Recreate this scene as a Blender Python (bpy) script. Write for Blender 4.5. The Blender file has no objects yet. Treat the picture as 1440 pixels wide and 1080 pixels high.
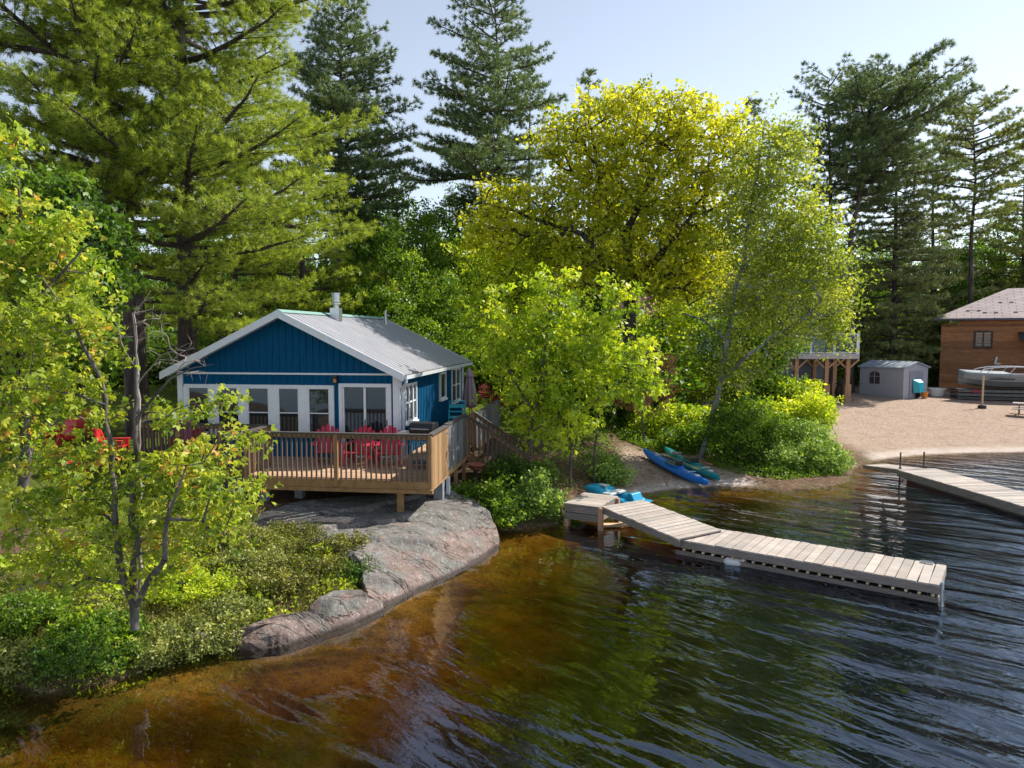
import bpy, math, random
import numpy as np
from mathutils import Vector, Matrix

# ---------------------------------------------------------------- camera, world, sun
sc = bpy.context.scene
C = sc.collection
R = math.radians
CAM_H = 5.2
PITCH = math.atan(0.07)
cam = bpy.data.cameras.new('camera'); cam_o = bpy.data.objects.new('camera', cam); C.objects.link(cam_o)
cam_o.location = (0, 0, CAM_H); cam_o.rotation_euler = (math.pi/2-PITCH, 0, 0)
cam.sensor_width = 36; cam.lens = 25.0; cam.clip_start = 0.1; cam.clip_end = 8000
sc.camera = cam_o

SUN_AZ = math.radians(61)      # clockwise from +Y: the sun stands behind the house, to the right
SUN_EL = R(44)
world = bpy.data.worlds.new("World"); sc.world = world; world.use_nodes = True
wn = world.node_tree.nodes; wl = world.node_tree.links
sky = wn.new('ShaderNodeTexSky'); sky.sky_type = 'NISHITA'; sky.sun_disc = False
sky.sun_elevation = SUN_EL; sky.sun_rotation = SUN_AZ
sky.air_density = 1.0; sky.dust_density = 0.25; sky.ozone_density = 1.2; sky.altitude = 200
hs = wn.new('ShaderNodeHueSaturation'); hs.inputs['Saturation'].default_value = 0.58; hs.inputs['Value'].default_value = 0.76; wl.new(sky.outputs[0], hs.inputs['Color']); wl.new(hs.outputs[0], wn['Background'].inputs[0]); wn['Background'].inputs[1].default_value = 0.13
sun = bpy.data.lights.new('sun', 'SUN'); sun.energy = 4.2; sun.angle = R(0.5); sun.color = (1.0, 0.94, 0.84)
sun_o = bpy.data.objects.new('sun', sun); C.objects.link(sun_o)
sd = Vector((math.sin(SUN_AZ)*math.cos(SUN_EL), math.cos(SUN_AZ)*math.cos(SUN_EL), math.sin(SUN_EL)))
sun_o.rotation_euler = sd.to_track_quat('Z', 'Y').to_euler(); sun_o.location = sd*120
sc.view_settings.view_transform = 'Standard'; sc.view_settings.look = 'None'
sc.view_settings.exposure = 0.92; sc.view_settings.gamma = 1
sc.cycles.max_bounces = 10; sc.cycles.transparent_max_bounces = 12; sc.cycles.diffuse_bounces = 4
sc.cycles.sample_clamp_indirect = 6

# ---------------------------------------------------------------- measuring helpers
CP, SP = math.cos(PITCH), math.sin(PITCH)
def ray(px, py):
    X = (px-720)/1000; Y = (540-py)/1000
    return Vector((X, CP+Y*SP, -SP+Y*CP))
def at(px, py, D):
    d = ray(px, py); return d*(D/d.y)+Vector((0, 0, CAM_H))
def gp(px, py, z=0.0):
    d = ray(px, py); return d*((z-CAM_H)/d.z)+Vector((0, 0, CAM_H))
rng = np.random.default_rng(11)
random.seed(5)

# ---------------------------------------------------------------- scene object helpers
def link(o): C.objects.link(o); return o
def thing(name, label, cat, loc=(0, 0, 0), rz=0.0, group=None, rx=0.0, ry=0.0):
    o = link(bpy.data.objects.new(name, None)); o.empty_display_size = 0.2
    o.location = loc; o.rotation_euler = (rx, ry, rz)
    o['label'] = label; o['category'] = cat
    if group: o['group'] = group
    return o
def tag(o, label, cat, group=None, kind=None):
    o['label'] = label; o['category'] = cat
    if group: o['group'] = group
    if kind: o['kind'] = kind
    return o
def dup(root, loc, rz, label, group=None, s=1.0):
    def cp(o, par):
        c = link(o.copy()); c.parent = par
        for ch in list(o.children): cp(ch, c)
        return c
    r = cp(root, None); r.location = loc; r.rotation_euler = (0, 0, rz); r.scale = (s, s, s)
    r['label'] = label
    if group: r['group'] = group
    return r

class MB:
    def __init__(s): s.v = []; s.f = []
    def add(s, vs, fs, M=None):
        n = len(s.v)
        s.v += [tuple((M @ Vector(p)) if M is not None else p) for p in vs]
        s.f += [tuple(i+n for i in f) for f in fs]; return s
    def box(s, c, d, M=None, rot=None):
        x, y, z = d[0]/2, d[1]/2, d[2]/2
        vs = [Vector((a*x, b*y, e*z)) for a in (-1, 1) for b in (-1, 1) for e in (-1, 1)]
        if rot is not None: vs = [rot @ p for p in vs]
        vs = [p+Vector(c) for p in vs]
        return s.add(vs, [(0, 1, 3, 2), (4, 6, 7, 5), (0, 4, 5, 1), (2, 3, 7, 6), (0, 2, 6, 4), (1, 5, 7, 3)], M)
    def bar(s, a, b, w, h, up=(0, 0, 1)):
        a = Vector(a); b = Vector(b); d = b-a; L = d.length; d.normalize()
        u = Vector(up)
        if abs(d.dot(u)) > .98: u = Vector((0, 1, 0))
        sx = d.cross(u).normalized(); uz = sx.cross(d)
        M = Matrix((sx, d, uz)).transposed()
        return s.box((a+b)/2, (w, L, h), None, M)
    def tube(s, pts, rad, n=8, cap=True):
        pts = [Vector(p) for p in pts]
        if not hasattr(rad, '__len__'): rad = [rad]*len(pts)
        base = len(s.v); ref = None
        for i, p in enumerate(pts):
            t = (pts[min(i+1, len(pts)-1)]-pts[max(i-1, 0)]).normalized()
            if ref is None:
                ref = Vector((0, 0, 1)) if abs(t.z) < .9 else Vector((1, 0, 0))
            a = t.cross(ref).normalized(); ref = a.cross(t).normalized() if a.length > 0 else ref
            b = t.cross(a).normalized(); ref = ref
            for k in range(n):
                an = 2*math.pi*k/n
                s.v.append(tuple(p+(a*math.cos(an)+b*math.sin(an))*rad[i]))
        for i in range(len(pts)-1):
            for k in range(n):
                k2 = (k+1) % n
                s.f.append((base+i*n+k, base+i*n+k2, base+(i+1)*n+k2, base+(i+1)*n+k))
        if cap:
            s.f.append(tuple(base+k for k in range(n))[::-1]); m = base+(len(pts)-1)*n
            s.f.append(tuple(m+k for k in range(n)))
        return s
    def loft(s, rings, cap=True, closed=True):
        base = len(s.v); n = len(rings[0])
        for r in rings: s.v += [tuple(p) for p in r]
        for i in range(len(rings)-1):
            for k in range(n if closed else n-1):
                k2 = (k+1) % n
                s.f.append((base+i*n+k, base+i*n+k2, base+(i+1)*n+k2, base+(i+1)*n+k))
        if cap:
            s.f.append(tuple(base+k for k in range(n))[::-1]); m = base+(len(rings)-1)*n
            s.f.append(tuple(m+k for k in range(n)))
        return s
    def prism(s, poly, a, b, axis=1):
        def P(u, w, t): return (u, t, w) if axis == 1 else ((t, u, w) if axis == 0 else (u, w, t))
        n = len(poly)
        vs = [P(u, w, a) for u, w in poly]+[P(u, w, b) for u, w in poly]
        fs = [tuple(range(n)), tuple(range(n, 2*n))[::-1]]+[(i, i+n, (i+1) % n+n, (i+1) % n) for i in range(n)]
        return s.add(vs, fs)
    def disc(s, c, r, t, n=20, ax='y'):
        c = Vector(c); e = {'y': Vector((0, t/2, 0)), 'z': Vector((0, 0, t/2)), 'x': Vector((t/2, 0, 0))}[ax]
        return s.tube([c-e, c+e], r, n)
    def build(s, name, m, parent=None, smooth=False, bevel=0):
        me = bpy.data.meshes.new(name); me.from_pydata(s.v, [], s.f)
        import bmesh
        bm = bmesh.new(); bm.from_mesh(me); bmesh.ops.recalc_face_normals(bm, faces=bm.faces); bm.to_mesh(me); bm.free()
        me.materials.append(m)
        if smooth: me.shade_smooth()
        o = link(bpy.data.objects.new(name, me)); o.parent = parent
        if bevel:
            md = o.modifiers.new('bevel', 'BEVEL'); md.width = bevel; md.segments = 2; md.limit_method = 'ANGLE'
        return o

def np_mesh(name, verts, faces, mat, parent=None, attr=None, smooth=False):
    """verts (V,3); faces (F,k) int array with one fixed k; attr: per-face value 0..1"""
    me = bpy.data.meshes.new(name)
    F, k = faces.shape
    me.vertices.add(len(verts)); me.vertices.foreach_set('co', np.ascontiguousarray(verts, dtype=np.float32).ravel())
    me.loops.add(F*k); me.loops.foreach_set('vertex_index', np.ascontiguousarray(faces, dtype=np.int32).ravel())
    me.polygons.add(F); me.polygons.foreach_set('loop_start', np.arange(0, F*k, k, dtype=np.int32))
    if attr is not None:
        at_ = me.attributes.new('v', 'FLOAT', 'FACE'); at_.data.foreach_set('value', np.ascontiguousarray(attr, dtype=np.float32))
    me.update(calc_edges=True); me.materials.append(mat)
    if smooth: me.shade_smooth()
    o = link(bpy.data.objects.new(name, me)); o.parent = parent
    return o

# ---------------------------------------------------------------- materials
class NM:
    def __init__(s, name):
        s.m = bpy.data.materials.new(name); s.m.use_nodes = True
        s.n = s.m.node_tree.nodes; s.l = s.m.node_tree.links; s.b = s.n['Principled BSDF']; s.out = s.n['Material Output']
    def N(s, t, ins=None, **kw):
        nd = s.n.new('ShaderNode'+t)
        for k, v in kw.items(): setattr(nd, k, v)
        for k, v in (ins or {}).items():
            if hasattr(v, 'is_output') or isinstance(v, bpy.types.NodeSocket): s.l.new(v, nd.inputs[k])
            else: nd.inputs[k].default_value = v
        return nd
    def coord(s, scale=(1, 1, 1), out='Object', rot=(0, 0, 0)):
        tc = s.N('TexCoord'); mp = s.N('Mapping'); mp.inputs['Scale'].default_value = scale
        mp.inputs['Rotation'].default_value = rot
        s.l.new(tc.outputs[out], mp.inputs['Vector']); return mp.outputs[0]
    def noise(s, vec, scale, detail=4, rough=.55, dist=0):
        return s.N('TexNoise', {'Vector': vec, 'Scale': scale, 'Detail': detail, 'Roughness': rough, 'Distortion': dist}).outputs[0]
    def ramp(s, fac, stops, interp='LINEAR'):
        r = s.n.new('ShaderNodeValToRGB'); r.color_ramp.interpolation = interp; e = r.color_ramp.elements
        while len(e) < len(stops): e.new(.5)
        for i, (p, c) in enumerate(stops):
            e[i].position = p; e[i].color = (c[0], c[1], c[2], 1) if hasattr(c, '__len__') else (c, c, c, 1)
        s.l.new(fac, r.inputs[0]); return r.outputs[0]
    def mix(s, f, a, b, mode='MIX'):
        nd = s.n.new('ShaderNodeMix'); nd.data_type = 'RGBA'; nd.blend_type = mode
        for i, v in ((0, f), (6, a), (7, b)):
            if isinstance(v, bpy.types.NodeSocket): s.l.new(v, nd.inputs[i])
            elif i == 0: nd.inputs[0].default_value = v
            else: nd.inputs[i].default_value = (*v, 1)
        return nd.outputs[2]
    def math(s, op, a, b=0.0, clamp=False):
        nd = s.n.new('ShaderNodeMath'); nd.operation = op; nd.use_clamp = clamp
        for i, v in enumerate((a, b)):
            if isinstance(v, bpy.types.NodeSocket): s.l.new(v, nd.inputs[i])
            else: nd.inputs[i].default_value = v
        return nd.outputs[0]
    def bump(s, h, st=.3, dist=.02):
        b = s.N('Bump', {'Height': h, 'Strength': st, 'Distance': dist}); s.l.new(b.outputs[0], s.b.inputs['Normal']); return b
    def base(s, c, rough=.7, metal=0, spec=.4):
        if isinstance(c, bpy.types.NodeSocket): s.l.new(c, s.b.inputs['Base Color'])
        else: s.b.inputs['Base Color'].default_value = (*c, 1)
        s.b.inputs['Roughness'].default_value = rough; s.b.inputs['Metallic'].default_value = metal
        s.b.inputs['Specular IOR Level'].default_value = spec; return s

def wood(name, dark, light, grain=(1, 12, 12), scale=2.0, rough=.8, grey=None, isl=.35):
    m = NM(name); v = m.coord(grain)
    n1 = m.noise(v, scale, 6, .6, .3)
    c = m.ramp(n1, [(.3, dark), (.7, light)])
    if grey:
        n2 = m.noise(m.coord((1, 1, 1)), 1.7, 5, .6); c = m.mix(m.ramp(n2, [(.45, 0), (.65, 1)]), c, grey)
    g = m.N('NewGeometry'); rnd = m.math('ADD', m.math('MULTIPLY', g.outputs['Random Per Island'], isl*2), 1-isl)
    c = m.mix(1.0, c, m.N('CombineColor', {0: rnd, 1: rnd, 2: rnd}).outputs[0], 'MULTIPLY')
    m.base(c, rough, 0, .25); m.bump(n1, .35, .01); return m.m
def plain(name, col, rough=.5, metal=0, var=.12, scale=6, spec=.4, bump=.08):
    m = NM(name); n = m.noise(m.coord(), scale, 5, .6)
    a = tuple(x*(1-var) for x in col); b = tuple(min(1, x*(1+var)) for x in col)
    m.base(m.ramp(n, [(.3, a), (.7, b)]), rough, metal, spec)
    if bump: m.bump(n, bump, .01)
    return m.m
def leafm(name, stops, trans=.45, tint=(1.2, 1.12, .62), rough=.48):
    m = NM(name); a = m.N('Attribute', attribute_name='v'); c = m.ramp(a.outputs['Fac'], stops)
    m.base(c, rough, 0, .4)
    tc = m.mix(1.0, c, tint, 'MULTIPLY')
    t = m.N('BsdfTranslucent', {'Color': tc}); mx = m.N('MixShader', {0: trans})
    m.l.new(m.b.outputs[0], mx.inputs[1]); m.l.new(t.outputs[0], mx.inputs[2]); m.l.new(mx.outputs[0], m.out.inputs[0])
    return m.m
def bark(name, dark, light, sc_=6, stretch=(1, 1, .25), marks=None):
    m = NM(name); n = m.noise(m.coord(stretch), sc_, 6, .65, .2)
    c = m.ramp(n, [(.35, dark), (.65, light)])
    if marks:
        n2 = m.noise(m.coord((1, 1, 5)), 3.5, 3, .5); c = m.mix(m.ramp(n2, [(.58, 0), (.63, 1)]), c, marks)
    m.base(c, .9, 0, .2); m.bump(n, .7, .04); return m.m

def glassm(name, col=(.02, .025, .03)):
    m = NM(name); m.base(col, .03, 0, .8); n = m.noise(m.coord(), .7, 2, .5); m.bump(n, .04, .05); return m.m

M = {}
M['new_wood'] = wood('new_wood', (.20, .11, .045), (.32, .19, .085), (1, 1, 1), 6)
M['rail_wood'] = wood('rail_wood', (.19, .11, .05), (.33, .20, .10), (8, 8, .8), 3)
M['deck_floor'] = wood('deck_floor', (.36, .22, .13), (.50, .34, .22), (1, 9, 9), 2, isl=.18)
M['baluster_wood'] = wood('baluster_wood', (.085, .06, .05), (.16, .115, .095), (8, 8, .8), 3)
M['dark_rail'] = wood('dark_rail', (.05, .045, .045), (.11, .095, .09), (2, 2, 2), 5)
M['grey_wood'] = wood('grey_wood', (.085, .085, .09), (.17, .165, .165), (6, 6, .8), 3)  # grey darkened to hold the tree shade on the screen panels
M['old_dock'] = wood('old_dock', (.28, .235, .21), (.50, .44, .395), (1, 14, 14), 2, grey=(.33, .30, .275), isl=.2)
M['old_beam'] = wood('old_beam', (.14, .12, .11), (.27, .23, .21), (1, 10, 10), 3, isl=.2)
M['light_bit'] = wood('light_bit', (.45, .32, .2), (.6, .45, .3))
M['white_trim'] = plain('white_trim', (.72, .74, .78), .45, 0, .05)
M['white_metal'] = plain('white_metal', (.6, .63, .68), .35, 0, .06)
M['glass'] = glassm('window_glass')
M['red_plastic'] = plain('red_plastic', (.50, .025, .06), .4, 0, .12)
M['dark_red'] = plain('dark_red', (.22, .02, .025), .5, 0, .2)
M['bright_red'] = plain('bright_red', (.62, .03, .035), .4, 0, .1)
M['black_metal'] = plain('black_metal', (.03, .03, .033), .4, .3, .2)
M['steel'] = plain('steel', (.55, .57, .6), .35, .9, .12)
M['concrete'] = plain('concrete', (.22, .23, .25), .9, 0, .2, 9)
M['kayak_blue'] = plain('kayak_blue', (.015, .17, .62), .3, 0, .1)
M['kayak_teal'] = plain('kayak_teal', (.01, .25, .27), .3, 0, .1)
M['boat_turquoise'] = plain('boat_turquoise', (.01, .28, .48), .35, 0, .1)
M['turquoise'] = plain('turquoise', (.02, .38, .48), .4, 0, .1)
M['umbrella_cloth'] = plain('umbrella_cloth', (.30, .22, .25), .9, 0, .1, 10)
M['terracotta'] = plain('terracotta', (.35, .13, .08), .8, 0, .2)
M['white_plastic'] = plain('white_plastic', (.62, .63, .65), .5, 0, .08)
M['orange_plastic'] = plain('orange_plastic', (.6, .22, .04), .5, 0, .1)
M['yellow_pole'] = plain('yellow_pole', (.45, .36, .2), .6, 0, .1)
M['green_plastic'] = plain('green_plastic', (.01, .16, .13), .5, 0, .15)
M['lamp_amber'] = plain('lamp_amber', (.6, .22, .05), .3, 0, .1)
M['pink_towel'] = plain('pink_towel', (.5, .10, .22), .9, 0, .2)

# blue siding
m = NM('blue_siding'); n = m.noise(m.coord((4, 4, .7)), 3, 5, .6)
m.base(m.ramp(n, [(.3, (.001, .064, .155)), (.7, (.002, .092, .21))]), .75, 0, .12); m.bump(n, .1, .01); M['blue'] = m.m
# ribbed roof metal with dirt streaks
m = NM('roof_metal'); n = m.noise(m.coord((1, 6, 1)), 1.2, 6, .65); n2 = m.noise(m.coord(), 14, 3, .6)
c = m.ramp(n, [(.3, (.27, .275, .31)), (.7, (.39, .395, .43))]); c = m.mix(m.ramp(n2, [(.66, 0), (.74, .5)]), c, (.3, .3, .3))
m.base(c, .45, .15, .4); M['roof_metal'] = m.m
M['ridge_green'] = plain('ridge_green', (.22, .38, .34), .5, .2)
# shingle roof
m = NM('shingles'); v = m.coord((1, 1, 1)); br = m.N('TexBrick', {'Vector': v, 'Color1': (.36, .29, .29, 1), 'Color2': (.27, .22, .23, 1), 'Mortar': (.10, .08, .09, 1), 'Scale': 1.0, 'Mortar Size': .03, 'Brick Width': .9, 'Row Height': .32})
n = m.noise(v, 1.2, 4, .6); c = m.mix(m.ramp(n, [(.4, 0), (.7, .5)]), br.outputs[0], (.38, .33, .34)); m.base(c, .85); m.bump(br.outputs[1], -.4, .02); M['shingles'] = m.m
m = NM('brown_roof'); n = m.noise(m.coord((1, 1, 6)), 3, 4, .6); m.base(m.ramp(n, [(.3, (.13, .06, .05)), (.7, (.24, .12, .10))]), .85); M['brown_roof'] = m.m
# cedar siding
m = NM('cedar_siding'); n = m.noise(m.coord((1, 1, 5)), 1.5, 6, .65); n3 = m.noise(m.coord((.3, .3, .3)), 1.0, 3, .5)
c = m.ramp(n, [(.3, (.22, .085, .03)), (.7, (.42, .18, .07))]); c = m.mix(m.ramp(n3, [(.4, 0), (.7, .6)]), c, (.19, .10, .06))
g = m.N('NewGeometry'); rnd = m.math('ADD', m.math('MULTIPLY', g.outputs['Random Per Island'], .55), .7); c = m.mix(1.0, c, m.N('CombineColor', {0: rnd, 1: rnd, 2: rnd}).outputs[0], 'MULTIPLY')
m.base(c, .7); m.bump(n, .2, .02); M['cedar'] = m.m
M['shed_panel'] = plain('shed_panel', (.36, .37, .42), .6, 0, .06, 2)
M['shed_door'] = plain('shed_door', (.26, .26, .31), .6, 0, .06, 2)
M['shed_roof'] = plain('shed_roof', (.28, .32, .37), .6, 0, .12, 3)
M['blue_grey'] = plain('blue_grey', (.16, .20, .23), .7, 0, .1, 2)
M['post_wood'] = wood('post_wood', (.30, .16, .09), (.50, .31, .19), (6, 6, .8), 3)
M['aluminium'] = plain('aluminium', (.22, .25, .28), .45, .6, .12, 3)

# rock: pinkish granite with lichen
m = NM('granite'); v = m.coord((1, 1, 1)); vs_ = m.coord((1, 1.3, 1.5), rot=(0, 0, .6))
n1 = m.noise(vs_, 1.1, 8, .7, .4); n2 = m.noise(v, 1.6, 8, .65, .3); n3 = m.noise(v, 22, 4, .7)
c = m.ramp(n1, [(.3, (.10, .066, .056)), (.5, (.20, .135, .115)), (.7, (.29, .205, .18))])
c = m.mix(m.ramp(m.math('ADD', n2, m.math('MULTIPLY', m.N('SeparateXYZ', {0: m.N('NewGeometry').outputs['Position']}).outputs[2], .22)), [(.52, 0), (.64, .85)]), c, (.14, .145, .135))
c = m.mix(m.ramp(n3, [(.55, 0), (.68, .55)]), c, (.36, .36, .33))
c = m.mix(m.ramp(n3, [(.34, .8), (.46, 0)]), c, (.07, .06, .055))
n5 = m.noise(v, 5.5, 6, .7, .5); c = m.mix(m.ramp(n5, [(.56, 0), (.62, .7)]), c, (.10, .09, .08)); c = m.mix(m.ramp(n5, [(.36, .75), (.42, 0)]), c, (.33, .31, .29))
vo = m.noise(m.coord((.35, 1.6, .5), rot=(0, 0, .55)), .9, 5, .6, .6); cr = m.ramp(vo, [(.490, 0), (.5, 1), (.510, 0)]); c = m.mix(cr, c, (.07, .05, .045))
tc = m.N('NewGeometry'); sep = m.N('SeparateXYZ', {0: tc.outputs['Position']})
wet = m.ramp(m.math('ADD', sep.outputs[2], m.math('MULTIPLY', n2, .12)), [(.08, 1), (.13, 0)])
c = m.mix(wet, c, (.07, .05, .045))
m.base(c, .85); h = m.math('ADD', m.math('MULTIPLY', n1, .9), m.math('ADD', m.math('MULTIPLY', n3, .25), m.math('MULTIPLY', n5, .5))); h = m.math('SUBTRACT', h, m.math('MULTIPLY', cr, .5))
m.bump(h, .9, .07); M['granite'] = m.m

# leaves
M['oak_leaf'] = leafm('oak_leaf', [(0, (.24, .30, .016)), (.5, (.52, .54, .028)), (1, (.76, .72, .06))], .6, (1.1, 1.1, .6))
M['mid_leaf'] = leafm('mid_leaf', [(0, (0.161, 0.272, 0.016)), (.5, (0.366, 0.520, 0.027)), (1, (0.687, 0.751, 0.049))], .5)
M['maple_leaf'] = leafm('maple_leaf', [(0, (0.125, 0.217, 0.019)), (.45, (0.299, 0.408, 0.032)), (.85, (0.499, 0.561, 0.062)), (.96, (0.623, 0.536, 0.075)), (1, (0.648, 0.332, 0.075))], .5)
M['maple_gold'] = leafm('maple_gold', [(0, (0.144, 0.254, 0.021)), (.45, (0.338, 0.480, 0.041)), (.8, (0.555, 0.640, 0.083)), (.93, (0.675, 0.587, 0.096)), (1, (0.675, 0.334, 0.083))], .5)
M['dark_leaf'] = leafm('dark_leaf', [(0, (0.041, 0.101, 0.013)), (.6, (0.095, 0.203, 0.019)), (1, (0.203, 0.324, 0.039))], .45)
M['forest_leaf'] = leafm('forest_leaf', [(0, (0.059, 0.131, 0.014)), (.6, (0.146, 0.277, 0.021)), (1, (0.323, 0.455, 0.041))], .5)
M['birch_leaf'] = leafm('birch_leaf', [(0, (0.145, 0.231, 0.024)), (.5, (0.311, 0.402, 0.044)), (1, (0.578, 0.623, 0.086))], .5)
M['willow_leaf'] = leafm('willow_leaf', [(0, (0.103, 0.207, 0.027)), (.6, (0.259, 0.414, 0.069)), (1, (0.466, 0.604, 0.138))], .4)
M['sage_leaf'] = leafm('sage_leaf', [(0, (0.113, 0.151, 0.034)), (.6, (0.264, 0.304, 0.069)), (1, (0.472, 0.489, 0.138))], .35)
M['juniper'] = leafm('juniper', [(0, (0.068, 0.081, 0.013)), (.6, (0.176, 0.203, 0.026)), (1, (0.338, 0.324, 0.065))], .35)
M['dry_grass'] = leafm('dry_grass', [(0, (.16, .13, .05)), (.6, (.26, .22, .10)), (1, (.36, .32, .15))], .35)
M['litter_leaf'] = leafm('litter_leaf', [(0, (.12, .07, .04)), (.6, (.25, .15, .09)), (1, (.40, .30, .2))], .1)
M['pink_leaf'] = leafm('pink_leaf', [(0, (.25, .10, .05)), (.5, (.42, .20, .12)), (1, (.45, .36, .08))], .4)
M['lawn_grass'] = leafm('lawn_grass', [(0, (0.095, 0.149, 0.013)), (.6, (0.189, 0.257, 0.019)), (1, (0.351, 0.392, 0.039))], .4)
M['pine_bright'] = leafm('pine_bright', [(0, (0.106, 0.181, 0.023)), (.5, (0.307, 0.399, 0.047)), (1, (0.573, 0.652, 0.083))], .4)
M['pine_dark'] = leafm('pine_dark', [(0, (0.072, 0.120, 0.056)), (.5, (0.155, 0.220, 0.088)), (1, (0.312, 0.385, 0.127))], .3, (1.1, 1.1, .7))
M['pine_mid'] = leafm('pine_mid', [(0, (0.084, 0.126, 0.034)), (.5, (0.198, 0.252, 0.059)), (1, (0.398, 0.441, 0.092))], .35)
M['pine_grey'] = leafm('pine_grey', [(0, (0.114, 0.158, 0.069)), (.5, (0.230, 0.283, 0.103)), (1, (0.457, 0.471, 0.161))], .3, (1.1, 1.1, .7))
M['bark_pine'] = bark('bark_pine', (.035, .028, .026), (.13, .10, .09), 5)
M['bark_grey'] = bark('bark_grey', (.055, .048, .045), (.17, .15, .135), 7)
M['bark_light'] = bark('bark_light', (.17, .14, .13), (.36, .31, .28), 7)
M['bark_birch'] = bark('bark_birch', (.14, .14, .135), (.30, .30, .29), 5, marks=(.05, .05, .05))
M['bark_dark'] = bark('bark_dark', (.03, .025, .022), (.09, .075, .065), 6)
# ---------------------------------------------------------------- terrain
shore_px = [(0, 962), (60, 976), (150, 962), (200, 946), (250, 925), (330, 905), (400, 893), (455, 878), (535, 846), (600, 818),
            (690, 772), (694, 748), (740, 744), (790, 738), (820, 716), (860, 703), (930, 692), (1000, 685), (1060, 686), (1100, 690), (1160, 686),
            (1195, 677), (1200, 662), (1212, 654), (1250, 646), (1300, 641), (1370, 638), (1440, 637)]
SH = [(-60, -30), (-22, -4), (-13, 6.5), (-9.5, 9.6)]+[tuple(gp(x, y, 0))[:2] for x, y in shore_px]+[(30, 31), (45, 29), (80, 18), (260, 0)]
LAND = SH+[(6000, 0), (6000, 7000), (-6000, 7000), (-6000, -30)]
SHa = np.array(SH); LAa = np.array(LAND)
def inpoly(x, y, P):
    r = np.zeros(x.shape, bool)
    for i in range(len(P)):
        x1, y1 = P[i]; x2, y2 = P[(i+1) % len(P)]
        if y1 == y2: continue
        r ^= ((y1 > y) != (y2 > y)) & (x < (x2-x1)*(y-y1)/(y2-y1)+x1)
    return r
def pdist(x, y, P, closed=False):
    d = np.full(x.shape, 1e9)
    for i in range(len(P)-(0 if closed else 1)):
        a = P[i]; b = P[(i+1) % len(P)]; ab = b-a
        t = np.clip(((x-a[0])*ab[0]+(y-a[1])*ab[1])/(ab@ab), 0, 1)
        d = np.minimum(d, np.hypot(x-a[0]-t*ab[0], y-a[1]-t*ab[1]))
    return d
def sstep(a, b, x): t = np.clip((x-a)/(b-a), 0, 1); return t*t*(3-2*t)
_ph = rng.uniform(0, 6.28, (28, 2)); _k = [(rng.normal(size=2)) for _ in range(28)]
def fnoise(x, y, s=1.0, o=28):
    r = 0*x
    for i in range(o):
        f = s*(1.25**(i % 14)); k = _k[i]/np.linalg.norm(_k[i])
        r = r+np.sin((x*k[0]+y*k[1])*f+_ph[i, 0])*np.cos((x*k[1]-y*k[0])*f*.7+_ph[i, 1])/(1.18**(i % 14))
    return r/7.0
ROCKS = {
 'big': [(352, 742, .85), (372, 716, 1.0), (430, 700, 1.1), (500, 694, 1.1), (580, 690, 1.1), (650, 692, 1.0), (684, 716, .7), (696, 744, .35), (692, 764, .13), (655, 786, .13),
         (600, 812, .13), (562, 831, .12), (536, 842, .14), (514, 826, .35), (508, 800, .55), (505, 780, .75), (470, 766, .85), (400, 752, .85)],
 'mid': [(437, 852, .35), (450, 836, .5), (485, 824, .5), (512, 829, .45), (534, 844, .2), (500, 861, .15), (458, 875, .15), (440, 866, .2)],
 'low': [(322, 901, .1), (338, 884, .3), (380, 867, .4), (430, 859, .4), (452, 868, .25), (456, 880, .12), (400, 896, .12), (350, 905, .1)]}
RW = {k: np.array([tuple(gp(*p))[:2] for p in v]) for k, v in ROCKS.items()}
def hfun(x, y):
    x = np.asarray(x, float); y = np.asarray(y, float)
    d = pdist(x, y, SHa); s = np.where(inpoly(x, y, LAa), d, -d)
    sp = np.maximum(s, 0)
    hL = 0.95*(1-np.exp(-sp/1.5))+.06*np.clip(sp-4, 0, 16)
    hR = .10*(1-np.exp(-sp/.6))+.055*np.minimum(sp, 18)
    w = sstep(.5, 4.5, x-(y-20)*.25)
    h = hL*(1-w)+hR*w+.012*np.clip(sp-18, 0, 500)
    n = fnoise(x, y, .9)
    h = h+n*.10*np.clip(sp/2, 0, 1)*(1-.7*w)
    for k, P in RW.items():
        e = np.where(inpoly(x, y, P), 1.0, -1.0)*pdist(x, y, P, True)
        h = h-.45*sstep(-.25, .35, e)*(s > -.5)
    bed = -(.08+.13*np.minimum(-np.minimum(s, 0), 3.2)+.42*np.clip(-s-3.2, 0, 5)+n*.06)
    return np.where(s > 0, h, np.maximum(bed, -3.2)), s, w
def hz(x, y): return float(hfun(np.array([x]), np.array([y]))[0][0])
def spaced():
    xs = np.concatenate([-np.geomspace(4000, 32, 22), np.arange(-30, -14, .6), np.arange(-14, 15, .14), np.arange(15, 45, .5), np.geomspace(46, 4000, 22)])
    ys = np.concatenate([[-3500, -900, -200, -60, -30, -20, -10, -4, 0, 3, 5], np.arange(6, 34, .14), np.arange(34, 70, .6), np.geomspace(71, 6500, 26)])
    return xs, ys
xs, ys = spaced(); X, Y = np.meshgrid(xs, ys); x = X.ravel(); y = Y.ravel()
hh, ss, ww = hfun(x, y)
nx, ny = len(xs), len(ys); idx = np.arange(nx*ny).reshape(ny, nx)
F = np.stack([idx[:-1, :-1].ravel(), idx[:-1, 1:].ravel(), idx[1:, 1:].ravel(), idx[1:, :-1].ravel()], 1)
m = NM('ground_cover')
ag = m.N('Attribute', attribute_name='grass').outputs['Fac']; asn = m.N('Attribute', attribute_name='sand').outputs['Fac']; ad = m.N('Attribute', attribute_name='bed').outputs['Fac']
v = m.coord(); n1 = m.noise(v, .8, 8, .65); n2 = m.noise(v, 6, 8, .7); n3 = m.noise(v, 30, 4, .7)
litter = m.ramp(n2, [(.3, (.07, .045, .03)), (.5, (.16, .10, .065)), (.7, (.28, .20, .14))])
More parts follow.
